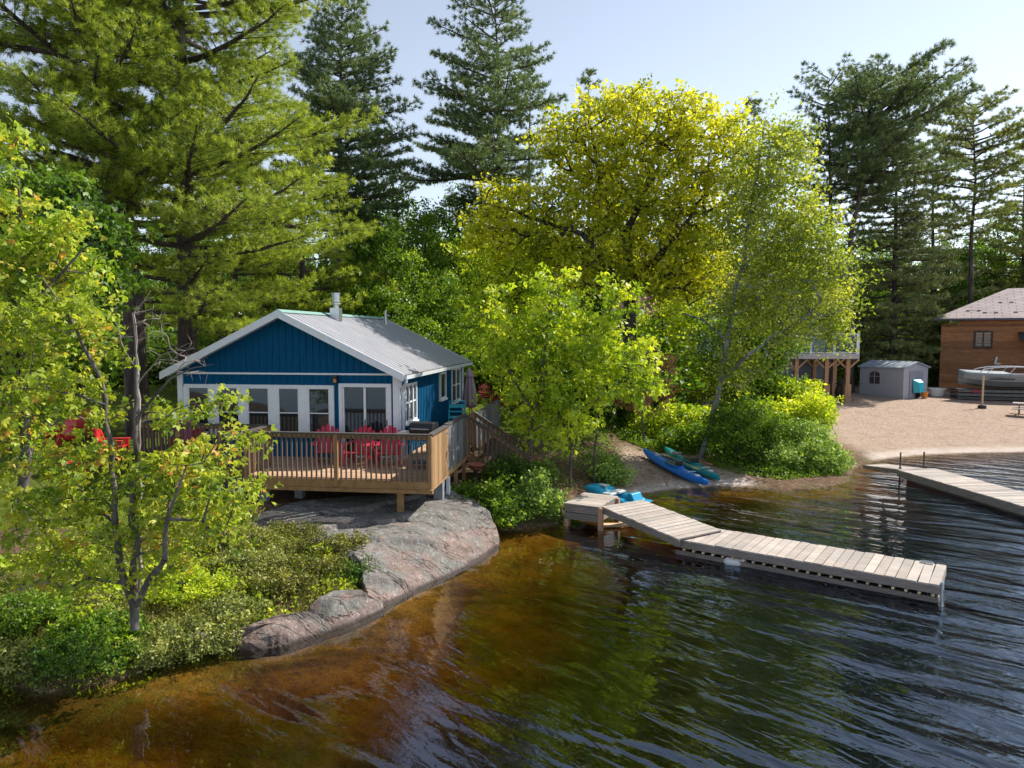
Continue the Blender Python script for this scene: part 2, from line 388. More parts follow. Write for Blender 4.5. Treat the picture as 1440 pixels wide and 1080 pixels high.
litter = m.mix(m.ramp(n1, [(.5, 0), (.62, .8)]), litter, (.09, .11, .03))
lawn = m.ramp(n2, [(.3, (.07, .10, .015)), (.6, (.13, .17, .02)), (.8, (.20, .19, .06))])
sand = m.ramp(n2, [(.3, (.34, .245, .19)), (.55, (.47, .36, .29)), (.8, (.56, .45, .37))]); sand = m.mix(m.ramp(n3, [(.58, 0), (.75, .5)]), sand, (.24, .17, .13))
pz = m.N('SeparateXYZ', {0: m.N('NewGeometry').outputs['Position']}).outputs[2]
n6 = m.noise(v, 2.2, 5, .7, 1.0); sand = m.mix(m.ramp(n6, [(.50, 0), (.62, .5)]), sand, (.25, .17, .125))
sand = m.mix(m.ramp(m.math('ADD', pz, m.math('MULTIPLY', n2, .05)), [(.03, .8), (.06, 0)]), sand, (.15, .10, .07))
sand = m.mix(m.ramp(m.math('ADD', pz, m.math('MULTIPLY', n2, .05)), [(.05, 0), (.075, .75), (.13, .6), (.18, 0)]), sand, (.66, .58, .53))
sand = m.mix(m.ramp(n1, [(.45, 0), (.7, .45)]), sand, (.36, .25, .18))
nb_ = m.noise(m.coord((.55, 1, 1), rot=(0, 0, .6)), .55, 6, .65, .8)
bed = m.ramp(n1, [(.35, (.22, .14, .06)), (.5, (.46, .31, .13)), (.68, (.62, .43, .19))]); bed = m.mix(m.ramp(n2, [(.5, 0), (.66, .65)]), bed, (.09, .07, .04))
bed = m.mix(m.ramp(nb_, [(.46, 0), (.60, .8)]), bed, (.10, .075, .035))
c = m.mix(ag, litter, lawn); c = m.mix(asn, c, sand); c = m.mix(ad, c, bed)
m.base(c, .95, 0, .1); m.bump(m.math('ADD', m.math('MULTIPLY', n2, .8), m.math('MULTIPLY', n3, .3)), 1.0, .14)
ground = np_mesh('ground', np.stack([x, y, hh], 1), F, m.m, smooth=True); ground['kind'] = 'structure'
nz = fnoise(x, y, 1.3)*.5
grass = sstep(-.1, .2, nz*.6+np.where((x < -6.5+(y-20)*.35) & (y > 15) & (y < 48), .35, -.5))
grass = np.maximum(grass, sstep(0, .3, np.where((x > -4) & (x < 4) & (y > 28) & (y < 44), .35, -.5)+nz*.5))
sand_w = sstep(.35, .6, ww)*np.clip(sstep(14.2, 15.6, x+nz*1.6-(y-28)*.02)+sstep(2.6, 3.4, x+nz)*sstep(9.0, 7.8, x+nz)*sstep(29.5, 27.5, y+nz*2), 0, 1)*sstep(62, 54, y)*sstep(75, 60, x)
bedw = sstep(.05, -.15, ss)
for nm, a in (('grass', grass), ('sand', sand_w), ('bed', bedw)):
    t = ground.data.attributes.new(nm, 'FLOAT', 'POINT'); t.data.foreach_set('value', a.astype(np.float32))

# ---------------------------------------------------------------- water: a body with real depth and tea colour
wm = NM('lake_water'); wm.n.remove(wm.b)
tc = wm.N('TexCoord').outputs['Object']
def wmap(sc_, rz): 
    m0 = wm.N('Mapping', {'Vector': tc}); m0.inputs['Rotation'].default_value = (0, 0, rz); mp = wm.N('Mapping', {'Vector': m0.outputs[0]}); mp.inputs['Scale'].default_value = sc_; return mp.outputs[0]
rz = R(36)
w1 = wm.noise(wmap((.30, 1.2, 1), rz), 1.25, 1.2, .4, .6)
w2 = wm.noise(wmap((.7, 2.4, 1), rz+.25), 2.8, 1.5, .5, .5)
w3 = wm.noise(wmap((1, 1.6, 1), rz-.3), 8, 2, .5, .2)
sep = wm.N('SeparateXYZ', {0: tc})
amp = wm.ramp(wm.math('MULTIPLY', wm.math('ADD', wm.math('SUBTRACT', sep.outputs[0], wm.math('MULTIPLY', sep.outputs[1], .35)), 12), .05), [(.30, .13), (.5, .34), (.78, 1.0)])
hgt = wm.math('MULTIPLY', wm.math('ADD', wm.math('ADD', w1, wm.math('MULTIPLY', w2, .18)), wm.math('MULTIPLY', w3, .03)), amp)
bp = wm.N('Bump', {'Height': hgt, 'Strength': 1.0, 'Distance': .19})
gl = wm.N('BsdfGlossy', {'Color': (.74, .86, 1, 1), 'Roughness': .01, 'Normal': bp.outputs[0]})  # extra sky blue of the reflection is put into the gloss colour
tr = wm.N('BsdfTransparent', {'Color': (.97, .95, .9, 1)})
ior = wm.math('POWER', 2.05, wm.math('SUBTRACT', 1.0, wm.math('MULTIPLY', wm.N('NewGeometry').outputs['Backfacing'], 2.0)))
fr = wm.N('Fresnel', {'IOR': ior, 'Normal': bp.outputs[0]})
mx = wm.N('MixShader', {0: fr.outputs[0]}); wm.l.new(tr.outputs[0], mx.inputs[1]); wm.l.new(gl.outputs[0], mx.inputs[2]); wm.l.new(mx.outputs[0], wm.out.inputs[0])
va = wm.N('VolumeAbsorption', {'Color': (.655, .535, .03, 1), 'Density': 4.0}); wm.l.new(va.outputs[0], wm.out.inputs['Volume'])
water = MB().box((0, 1500, -2.5), (7900, 9500, 5.0)).build('water', wm.m); water['kind'] = 'structure'

# ---------------------------------------------------------------- granite slabs
def rock(key, name, label, ctr_z, group=None, amp=.05, drop=.55):
    P = ROCKS[key]; W = [gp(*p) for p in P]; n = 280
    pts = []
    for i in range(n):
        t = i/n*len(P); k = int(t); f = t-k; a, b, c_, d_ = W[(k-1) % len(P)], W[k], W[(k+1) % len(P)], W[(k+2) % len(P)]
        p = .5*((2*b)+(c_-a)*f+(2*a-5*b+4*c_-d_)*f*f+(3*b-a-3*c_+d_)*f**3); pts.append(p)
    A = np.array([tuple(p) for p in pts]); ctr = A.mean(0); V = []; nr = 92
    for r in range(nr+1):
        t = r/nr
        if t <= .88:
            q = t/.88; xy = ctr[:2]+(A[:, :2]-ctr[:2])*q; z = ctr_z+(A[:, 2]-ctr_z)*q**1.7
        else:
            q = (t-.88)/.12; out = (A[:, :2]-ctr[:2]); out /= np.linalg.norm(out, axis=1)[:, None]
            xy = A[:, :2]+out*.12*math.sin(q*1.5); z = A[:, 2]-drop*q**1.6-.0
        fn = fnoise(xy[:, 0]*2+7, xy[:, 1]*2, 1.1)
        z = z+amp*fn*min(1, (1.25-t)*2)+.035*np.abs(fnoise(xy[:, 0]*.8, xy[:, 1]*3+3, 1.4))
        q_ = (xy[:, 0]*.55-xy[:, 1]*.83)*.85+.35*fnoise(xy[:, 0]*.9+5, xy[:, 1]*.9, 1.0); saw = q_-np.floor(q_)
        z = z+(.10*saw-.10*sstep(0, .10, saw))*(t < .92)+.020*fnoise(xy[:, 0]*4, xy[:, 1]*4, 1.6)+.008*fnoise(xy[:, 1]*11, xy[:, 0]*11, 1.6)
        xy = xy+(.11*fnoise(xy[:, 0]*3, xy[:, 1]*3+9, 1.5))[:, None]*(t > .8)
        V.append(np.c_[xy, z])
    V = np.concatenate(V); F = []
    for r in range(nr):
        a = np.arange(n); b = (a+1) % n; F.append(np.stack([r*n+a, r*n+b, (r+1)*n+b, (r+1)*n+a], 1))
    o = np_mesh(name, V, np.concatenate(F), M['granite'], smooth=True); tag(o, label, 'rock', group); return o
rock('big', 'rock_slab', 'large sloping granite slab under the wooden deck, running down to the water', .86, amp=.09)
rock('mid', 'rock_slab', 'small pinkish granite slab between the large slab and the flat lowest rock', .44, amp=.05)
rock('low', 'rock_slab', 'flat brown granite slab lying lowest at the waterline below the maple', .32, amp=.04)

# ---------------------------------------------------------------- vegetation generators
def unit(a): return a/np.maximum(np.linalg.norm(a, axis=-1, keepdims=True), 1e-9)
def tubes(A, B, RA, RB, n):
    d = unit(B-A); ref = np.where(np.abs(d[:, 2:3]) > .9, np.array([[1., 0, 0]]), np.array([[0, 0, 1.]]))
    u = unit(np.cross(d, ref)); w = np.cross(d, u); an = np.arange(n)*2*np.pi/n
    ring = u[:, None, :]*np.cos(an)[None, :, None]+w[:, None, :]*np.sin(an)[None, :, None]
    va = A[:, None, :]+ring*RA[:, None, None]; vb = B[:, None, :]+ring*RB[:, None, None]
    V = np.concatenate([va, vb], 1).reshape(-1, 3); k = np.arange(n); k2 = (k+1) % n
    f = np.stack([k, k2, k2+n, k+n], 1); F = (f[None]+(np.arange(len(A))*2*n)[:, None, None]).reshape(-1, 4)
    return V, F
def leaves(P, size, mat, name, parent, kind='q', up=.6, v=None, asp=.6, droop=0.0, outw=None):
    N = len(P); nrm = rng.normal(size=(N, 3))*.75; nrm[:, 2] += up
    if outw is not None: nrm += outw*.5
    nrm = unit(nrm); d = unit(np.cross(nrm, rng.normal(size=(N, 3))))
    if droop: d = unit(d-np.array([0, 0, droop])); 
    b = unit(np.cross(nrm, d)); nrm = np.cross(d, b)
    s = (size*rng.uniform(.45, 1.5, N))[:, None]
    if v is None: v = rng.uniform(0, 1, N)
    if kind == 'q':
        V = np.stack([P, P+(d*.5+b*asp*.5)*s+nrm*s*.08, P+d*s, P+(d*.5-b*asp*.5)*s+nrm*s*.08], 1).reshape(-1, 3)
        F = np.arange(N*4).reshape(N, 4); return np_mesh(name, V, F, mat, parent, v)
    # maple: three pointed lobes that droop at their tips
    VV = []; 
    for an, L in ((-.95, .72), (0, 1.0), (.95, .72)):
        dd = d*math.cos(an)+b*math.sin(an); bb = b*math.cos(an)-d*math.sin(an)
        VV.append(np.stack([P, P+(dd*.55+bb*.26)*s*L+nrm*s*.05, P+dd*s*L-nrm*s*.12, P+(dd*.55-bb*.26)*s*L+nrm*s*.05], 1))
    V = np.stack(VV, 1).reshape(-1, 3); F = np.arange(N*12).reshape(N*3, 4)
    return np_mesh(name, V, F, mat, parent, np.repeat(v, 3))

def blob_pts(blobs, n, mind, shell=2.4):
    B = [(np.array(c, float), np.array(r, float)) for c, r in blobs]
    vol = np.array([r.prod() for _, r in B])**.75; vol /= vol.sum(); out = []; tries = 0
    while len(out) < n and tries < n*14:
        tries += 1; c, r = B[rng.choice(len(B), p=vol)]
        q = rng.normal(size=3); q /= np.linalg.norm(q); p = c+q*r*rng.uniform(0, 1)**(1/shell)
        if out and np.min(np.sum((np.array(out)-p)**2, 1)) < mind*mind: continue
        out.append(p)
    return np.array(out)
def grow(stems, clumps, r_tip=.012, step=.45, sag=.08, kink=.06):
    """stems: list of (points, radii). returns edge arrays A,B,RA,RB and the clump end positions"""
    P = []; par = []; rad = []; w = []
    for si, (pts, rr) in enumerate(stems):
        pts = [np.array(p, float) for p in pts]; first = True
        for i in range(len(pts)-1):
            L = np.linalg.norm(pts[i+1]-pts[i]); k = max(1, int(L/step))
            for j in range(k):
                if first:
                    if P and si > 0:
                        q = int(np.argmin(np.sum((np.array(P)-pts[0])**2, 1))); par.append(q)
                    else: par.append(-1)
                    P.append(pts[0]); rad.append(rr[0]); first = False
                f = (j+1)/k; p = pts[i]*(1-f)+pts[i+1]*f+rng.normal(size=3)*kink*.5*(f < 1)
                par.append(len(P)-1); P.append(p); rad.append(rr[i]*(1-f)+rr[i+1]*f)
    root = np.array(P[0]); nst = len(P)
    order = np.argsort([np.min(np.sum((np.array(P[:nst])-c)**2, 1)) for c in clumps]); ends = []
    for ci in order:
        c = clumps[ci]; A = np.array(P); d = np.linalg.norm(A-c, axis=1); low = np.clip(A[:, 2]-c[2], 0, None)
        low0 = (A[:, 2]-root[2]) < .12*(np.array(P)[:, 2].max()-root[2])
        q = int(np.argmin(d+low*1.2+low0*2.0)); a = A[q]; L = d[q]; k = max(1, int(L/step)); prev = q
        off = rng.normal(size=3)*L*.10
        for j in range(k):
            f = (j+1)/k; p = a*(1-f)+c*f+off*math.sin(f*math.pi)+np.array([0, 0, -sag*L*math.sin(f*math.pi)])+rng.normal(size=3)*kink*(f < 1)
            par.append(prev); P.append(p); rad.append(0); prev = len(P)-1
        ends.append(prev)
    n = len(P); cnt = np.zeros(n)
    for e in ends: cnt[e] += 1
    for i in range(n-1, -1, -1):
        if par[i] >= 0: cnt[par[i]] += cnt[i] if par[i] < i else 0
    rr = np.maximum(np.array(rad), 0); r2 = r_tip*np.maximum(cnt, 1)**.48
    mx_ = max(rr) if max(rr) > 0 else 1; r = np.where(rr > 0, rr, np.minimum(r2, mx_*.8))
    P = np.array(P); par = np.array(par); i = np.where(par >= 0)[0]
    RA = r[par[i]]; RB = r[i]; RA = np.where((rr[i] == 0) & (RA > RB*1.8), RB*1.5, RA)
    return P[par[i]], P[i], RA, RB, P[ends]
def wdth(b, D):      # a blob given by its centre pixel, half sizes in pixels and depth: a real ellipsoid at that distance
    px, py, rx, ry = b[:4]; dd = b[4] if len(b) > 4 else 0; rd = b[5] if len(b) > 5 else max(rx, ry)*.8
    c = at(px, py, D+dd); k = (D+dd)/1000; return (tuple(c), (rx*k, rd*k, ry*k))
def broadleaf(name, label, D, stems, blobs, nclump, per, leaf, mat, bk, cat='tree', spread=.42, kind='q', group=None, r_tip=.012,
              mind=.4, step=.45, twigs=3, flat=.7, tone=.25, droop=0, parts=('trunk', 'crown'), sag=.03, ns=6, up=.6, world=False, asp=.6):
    """stems in pixels (px,py,depth offset) with radii"""
    if not world:
        st = [([at(p[0], p[1], D+(p[2] if len(p) > 2 else 0)) for p in s], r) for s, r in stems]; bl = [wdth(b, D) for b in blobs]
    else: st, bl = stems, blobs
    org = Vector(st[0][0][0]); root = thing(name, label, cat, org, 0, group); O = np.array(org)
    cl = blob_pts(bl, nclump, mind); A, B, RA, RB, E = grow(st, cl, r_tip, step, sag)
    ta = []; tb = []
    for _ in range(twigs):
        ta.append(E); q = rng.normal(size=E.shape)*spread*.75; q[:, 2] *= flat; tb.append(E+q)
    TA = np.concatenate(ta) if twigs else E[:0]; TB = np.concatenate(tb) if twigs else E[:0]
    V1, F1 = tubes(A-O, B-O, RA, RB, ns); V2, F2 = tubes(TA-O, TB-O, np.full(len(TA), r_tip*.55), np.full(len(TA), r_tip*.2), 3)
    if len(TA):
        # second set has 3 sides, still quads
        V = np.concatenate([V1, V2]); F = np.concatenate([F1, F2+len(V1)])
    else: V, F = V1, F1
    np_mesh(parts[0], V, F, bk, root, smooth=True)
    N = len(E); k = rng.poisson(per, N); ci = np.repeat(np.arange(N), k); base = E[ci]
    sp = spread*rng.uniform(.65, 1.25, N)[ci][:, None]
    off = rng.normal(size=(len(ci), 3)); off = off/np.maximum(1, np.linalg.norm(off, axis=1, keepdims=True)/1.7); off[:, 2] *= flat
    if twigs:
        tw = np.stack(tb, 0)[rng.integers(0, twigs, len(ci)), ci]; f = rng.uniform(.2, 1.1, (len(ci), 1))
        P = base+(tw-base)*f+off*sp*.5
    else: P = base+off*sp
    ctr = np.array(bl[0][0]); cv = np.clip(rng.normal(.5, tone, N), 0, 1)[ci]
    v = np.clip(cv+rng.normal(0, .16, len(ci)), 0, .9); v = np.where(rng.uniform(0, 1, len(ci)) < (cv > .8)*.11+.008, 1.0, v) if kind == 'm' else v/.9
    leaves(P-O, leaf, mat, parts[1], root, kind, up, v, asp, droop)
    return root

def pine(name, label, trunk, rad, z0, zt, Lmax, mat, nb=60, needle=.15, nw=.014, K=10, tuft=.16, cat='pine tree', group=None, shape=None, drop=.0, bk=None, lift=.35, azbias=None, dead=8, world=True, seedtwig=.30, dens=1.0):
    tr = [np.array(p, float) for p in trunk]; O = tr[0].copy(); root = thing(name, label, cat, tuple(O), 0, group)
    def tp(z):
        for i in range(len(tr)-1):
            if z <= tr[i+1][2] or i == len(tr)-2:
                f = (z-tr[i][2])/(tr[i+1][2]-tr[i][2]); return tr[i]*(1-f)+tr[i+1]*f
    ztop = tr[-1][2]; A = []; B = []; RA = []; RB = []
    k = 26; zz = np.linspace(tr[0][2], ztop, k)
    rr = [rad*(1-.93*((z-tr[0][2])/(ztop-tr[0][2]))**1.1) for z in zz]
    pts = [tp(z)+rng.normal(size=3)*.03*rad*(i > 0) for i, z in enumerate(zz)]
    for i in range(k-1): A.append(pts[i]); B.append(pts[i+1]); RA.append(rr[i]); RB.append(rr[i+1])
    TP = []; TD = []
    shape = shape or (lambda h: (1-h)**.6*min(1, .55+h*2.2))
    for bi in range(nb):
        h = (bi+rng.uniform(0, 1))/nb; z = z0+(zt-z0)*h; L = Lmax*shape(h)*rng.uniform(.45, 1.18)
        az = bi*2.39996+rng.normal(0, .35)
        if azbias is not None: L *= 1+azbias[1]*math.cos(az-azbias[0])
        if L < .35: continue
        d = np.array([math.cos(az), math.sin(az), 0]); sd_ = np.array([-d[1], d[0], 0]); up0 = drop+lift*h+rng.normal(0, .07)
        p = tp(z).copy(); nseg = max(4, int(L/.5)); pl = [p]
        bend = rng.normal(0, .12)
        for j in range(nseg):
            f = (j+1)/nseg; sl = up0+.38*(f-.35)*(1.0 if f > .3 else .3)
            dd = d+sd_*bend*f; dd = dd/np.linalg.norm(dd); p = p+np.array([dd[0], dd[1], sl])*L/nseg+rng.normal(size=3)*.03; pl.append(p)
        br = .012+.018*L
        for j in range(nseg): A.append(pl[j]); B.append(pl[j+1]); RA.append(br*(1-j/nseg*.85)); RB.append(br*(1-(j+1)/nseg*.85))
        pl = np.array(pl); nt = max(4, int(L*.86/seedtwig)); 
        for q in range(nt):
            f = .26+.74*(q+rng.uniform(0, .8))/nt; f = min(f, .995); s_ = f*nseg; i0 = int(s_); fr_ = s_-i0; b0 = pl[i0]*(1-fr_)+pl[min(i0+1, nseg)]*fr_
            side = 1 if q % 2 else -1; TL = (.2+.42*L*(1-f)**.8*min(1, f*2.2))*rng.uniform(.7, 1.2)+.12
            fw = rng.uniform(.55, 1.0); td = d*fw+sd_*side+np.array([0, 0, rng.uniform(.0, .35)]); td /= np.linalg.norm(td)
            te = b0+td*TL+np.array([0, 0, .06*TL]); A.append(b0); B.append(te); RA.append(.006+.008*TL); RB.append(.004)
            m_ = max(2, int(TL/tuft)); ff = np.linspace(.15, 1, m_)
            for g in ff:
                c = b0*(1-g)+te*g+rng.normal(size=3)*tuft*.3; TP.append(c); TD.append(td*.8+np.array([0, 0, .25])+rng.normal(size=3)*.25)
        for g in range(2): TP.append(pl[-1]+rng.normal(size=3)*.05); TD.append(d+np.array([0, 0, .4]))
    for _ in range(dead):
        z = tr[0][2]+(z0-tr[0][2])*rng.uniform(.45, 1.15); az = rng.uniform(0, 6.28); L = rng.uniform(.5, 1.8)
        p = tp(z); e = p+np.array([math.cos(az)*L, math.sin(az)*L, rng.uniform(-.2, .3)*L]); A.append(p); B.append(e); RA.append(.035); RB.append(.008)
    for g in range(10): TP.append(tp(ztop-.12*g)+rng.normal(size=3)*.12); TD.append(np.array([0, 0, 1.])+rng.normal(size=3)*.4)
    A, B, RA, RB = map(np.array, (A, B, RA, RB)); V, F = tubes(A-O, B-O, RA, RB, 7); np_mesh('trunk', V, F, bk or M['bark_pine'], root, smooth=True)
    TP = np.array(TP); TD = unit(np.array(TD)); N = len(TP); P = np.repeat(TP, K, 0)+rng.normal(size=(N*K, 3))*tuft*.22
    dv = unit(np.repeat(TD, K, 0)*.75+unit(rng.normal(size=(N*K, 3)))*.75); sdv = unit(np.cross(dv, rng.normal(size=(N*K, 3))))
    ln = (needle*rng.uniform(.7, 1.2, N*K))[:, None]; V = np.stack([P-sdv*nw, P+sdv*nw, P+dv*ln], 1).reshape(-1, 3)-O
    cv = np.clip(np.repeat(rng.normal(.5, .2, N), K)+rng.normal(0, .15, N*K), 0, 1)
    print('PINE', label[:40], N*K); np_mesh('crown', V, np.arange(N*K*3).reshape(-1, 3), mat, root, cv); return root

def scatter(name, label, cat, poly, n, hmax, leaf, mat, up=.5, clumpy=.6, hn=1.0, kind='stuff', asp=.6, seed=0, blade=False, yoff=0, zfun=None):
    """ground cover: small leaves or blades spread over a ground polygon with uneven height"""
    P = np.array(poly); lo = P.min(0); hi = P.max(0); q = rng.uniform(lo, hi, (int(n*2.5), 2)); q = q[inpoly(q[:, 0], q[:, 1], P)]
    nz_ = fnoise(q[:, 0]*hn*2+seed, q[:, 1]*hn*2+seed*.7, 1.2); keep = rng.uniform(0, 1, len(q)) < np.clip(.5+clumpy*nz_*2, .06, 1); q = q[keep][:n]; nz_ = nz_[keep][:n]
    e = pdist(q[:, 0], q[:, 1], P, True); g = hfun(q[:, 0], q[:, 1])[0] if zfun is None else zfun(q[:, 0], q[:, 1])
    H = hmax*np.clip(.45+.9*nz_, .12, 1)*np.clip(e/.4, .25, 1)
    ctr = np.array([P[:, 0].mean(), P[:, 1].mean(), 0]); root_loc = Vector((ctr[0], ctr[1], 0))
    if blade:
        z = g; N = len(q); p = np.c_[q, z-.02]-np.array(root_loc); ln = (H*rng.uniform(.5, 1.2, N))[:, None]; dv = rng.normal(size=(N, 3))*.35; dv[:, 2] = 1; dv = unit(dv)
        sdv = unit(np.cross(dv, rng.normal(size=(N, 3))))*leaf; V = np.stack([p-sdv, p+sdv, p+dv*ln], 1).reshape(-1, 3)
        o = np_mesh(name, V, np.arange(N*3).reshape(-1, 3), mat, None, np.clip(.5+nz_*.5+rng.normal(0, .2, N), 0, 1))
    else:
        p = np.c_[q, g+H*rng.uniform(0, 1, len(q))**.6]-np.array(root_loc)
        o = leaves(p, leaf, mat, name, None, 'q', up, np.clip(.5+nz_*.5+rng.normal(0, .22, len(q)), 0, 1), asp)
    o.location = root_loc; tag(o, label, cat, kind=kind); return o
# ---------------------------------------------------------------- blue cottage
HO = Vector((-3.17, 19.8, 1.72)); HR = -R(7.5); FL = HO.z
def hw(x, y, z=0): c, s = math.cos(HR), math.sin(HR); return Vector((HO.x+x*c-y*s, HO.y+x*s+y*c, HO.z+z))
house = thing('cottage', 'blue board-sided cottage with white trim and a pale metal gable roof', 'house', HO, HR)
W, LN, RX, RZ, EZ = 6.6, 8.9, -3.3, 4.13, 2.38
SL = (RZ-EZ)/(RX*-1+.28)
b = MB()
b.prism([(-W, -1.0), (0, -1.0), (0, 2.42), (RX, RZ-.12), (-W, 2.42)], 0.0, LN)
for i in range(int(W/.2)+1):                              # battens on the lake gable
    xx = -W+.1+i*.2
    if xx > -.05: continue
    top = RZ-.16-abs(xx-RX)*SL
    b.box((xx, -.012, (2.44+top)/2), (.035, .024, top-2.44))
    b.box((xx, -.010, 2.20), (.03, .02, .24))
for i in range(int(LN/.2)):
    b.box((.010, .1+i*.2, .75), (.02, .03, 3.2))
b.build('wall', M['blue'], house)
MB().box((-W/2, -.03, 2.36), (W-.2, .06, .05)).build('trim_board', M['white_trim'], house)
for c_, d_ in (((-.07, -.025, 1.0), (.16, .05, 2.75)), ((-W+.07, -.025, 1.0), (.16, .05, 2.75)), ((.025, .07, .9), (.05, .18, 2.9)), ((.025, LN-.08, .9), (.05, .16, 2.9))): MB().box(c_, d_).build('corner_trim', M['white_trim'], house)
# roof: two slabs with standing ribs, rakes and gutter
roof = MB(); ov = .28; v0, v1 = -.45, LN+.35
for sgn in (1, -1):
    ex = RX+sgn*(-RX+ov); ez = EZ
    P = [(RX, RZ), (ex, ez), (ex, ez-.07), (RX, RZ-.07)]
    roof.prism(P if sgn > 0 else P[::-1], v0, v1)
rf = roof.build('roof', M['roof_metal'], house)
rb = MB()
for sgn in (1, -1):
    ex = RX+sgn*(-RX+ov)
    n = int((v1-v0)/.30)
    for i in range(n+1):
        v = v0+.04+i*.30
        rb.bar((RX, v, RZ+.003), (ex, v, EZ+.003), .02, .014)
rb.build('roof_rib', M['roof_metal'], rf)
b = MB(); b.prism([(RX-.16, RZ-.045), (RX, RZ+.045), (RX+.16, RZ-.045), (RX, RZ+.015)], v0-.01, v1+.01); b.build('ridge_cap', M['ridge_green'], rf)
for sgn in (1, -1):
    ex = RX+sgn*(-RX+ov)
    for vv in (v0-.02, v1-.01):
        b = MB(); P = [(RX, RZ+.02), (ex, EZ+.02), (ex, EZ-.19), (RX, RZ-.19)]; b.prism(P if sgn > 0 else P[::-1], vv, vv+.03); b.build('rake_board', M['white_trim'], rf)
    for k in (0, ):   # soffit under the front overhang
        b = MB(); P = [(RX, RZ-.10), (ex, EZ-.10), (ex, EZ-.12), (RX, RZ-.12)]; b.prism(P if sgn > 0 else P[::-1], v0+.012, 0); b.build('soffit', M['white_trim'], rf)
b = MB(); gx = ov+.03
b.prism([(gx-.06, EZ-.02), (gx+.07, EZ-.02), (gx+.06, EZ-.13), (gx-.04, EZ-.13)], v0, v1)
b.build('gutter', M['white_metal'], rf)
b = MB(); b.prism([(gx-.05, EZ-.018), (gx+.06, EZ-.018), (gx+.06, EZ-.012), (gx-.05, EZ-.012)], v0+.02, v1-.02); b.build('gutter_debris', plain('leaf_debris', (.10, .06, .04), .95, 0, .5, 30), rf)
b = MB(); b.tube([(gx, -.30, EZ-.12), (gx, -.30, EZ-.22), (.12, .0, EZ-.42), (.10, .10, EZ-.52), (.10, .10, -.6)], .04, 8); b.build('downspout', M['white_metal'], house)
# chimney flue
b = MB(); cx, cy = -2.95, 3.0; zt = RZ-.18
b.box((cx, cy, zt+.17), (.30, .30, .42)); b.tube([(cx, cy, zt+.35), (cx, cy, zt+.5)], .09, 14); b.tube([(cx, cy, zt+.50), (cx, cy, zt+.54)], .16, 14); b.tube([(cx, cy, zt+.56), (cx, cy, zt+.82)], .13, 14); b.tube([(cx, cy, zt+.82), (cx, cy, zt+.86)], .15, 14)
b.build('chimney', M['steel'], rf)
b = MB(); cx, cy = -2.75, 7.6; b.tube([(cx, cy, RZ-.4), (cx, cy, RZ+.15), (cx+.02, cy, RZ+.28)], .05, 8); b.tube([(cx, cy, RZ+.1), (cx+.2, cy, RZ+.05)], .02, 6); b.build('vent_pipe', M['steel'], rf)
# windows on the lake side: five tall panes in one white band
def window(par, x0, x1, z0, z1, axis='f', mull=(), rail=.5, fr=.07, name='window', sill=True, off=0.0, th=.07):
    f = MB(); g = MB()
    def bx(mb, a0, a1, c0, c1, t0, t1):
        if axis == 'f': mb.box(((a0+a1)/2, (t0+t1)/2, (c0+c1)/2), (a1-a0, abs(t1-t0), c1-c0))
        else: mb.box((-(t0+t1)/2, (a0+a1)/2, (c0+c1)/2), (abs(t1-t0), a1-a0, c1-c0))
    bx(f, x0, x1, z1-fr, z1, -th, -.0); bx(f, x0, x1, z0, z0+fr, -th, -.0)
    bx(f, x0, x0+fr, z0+fr, z1-fr, -th, 0); bx(f, x1-fr, x1, z0+fr, z1-fr, -th, 0)
    for mxx in mull: bx(f, mxx-.035, mxx+.035, z0+fr, z1-fr, -th, 0)
    if rail: 
        zr = z0+(z1-z0)*rail; bx(f, x0+fr, x1-fr, zr-.02, zr+.02, -.045, -.005)
    if sill: bx(f, x0-.04, x1+.04, z0-.05, z0, -th-.04, 0)
    fo = f.build(name, M['white_trim'], par)
    bx(g, x0+fr*.5, x1-fr*.5, z0+fr*.5, z1-fr*.5, -.030, -.004); g.build('pane', M['glass'], fo); return fo
band = MB(); pan = [(-6.27, -5.65), (-5.40, -4.76), (-4.55, -3.88), (-3.66, -3.02), (-2.80, -2.0)]
pan = [(-6.29, -5.63), (-5.39, -4.71), (-4.47, -3.80), (-3.54, -2.90), (-2.64, -1.99)]
z0_, z1_ = .62, 1.97
xs_ = [-6.43]+[c for p in pan for c in p]+[-1.87]
for i in range(0, len(xs_), 2): band.box(((xs_[i]+xs_[i+1])/2, -.03, (z0_+z1_)/2), (xs_[i+1]-xs_[i], .06, z1_-z0_))
band.box((-4.135, -.03, z1_+.035), (4.53, .06, .07)); band.box((-4.135, -.03, z0_-.04), (4.53, .06, .08)); band.build('window_band', M['white_trim'], house)
for a, c_ in pan:
    f = MB()
    for xx in (a+.02, c_-.02): f.box((xx, -.025, (z0_+z1_)/2), (.04, .05, z1_-z0_))
    f.box(((a+c_)/2, -.025, z1_-.02), (c_-a-.08, .05, .04)); f.box(((a+c_)/2, -.025, z0_+.02), (c_-a-.08, .05, .04)); f.box(((a+c_)/2, -.02, z0_+.62), (c_-a-.08, .035, .03))
    fo = f.build('window', M['white_trim'], house); g = MB(); g.box(((a+c_)/2, -.012, (z0_+z1_)/2), (c_-a-.04, .02, z1_-z0_-.04)); g.build('pane', M['glass'], fo)
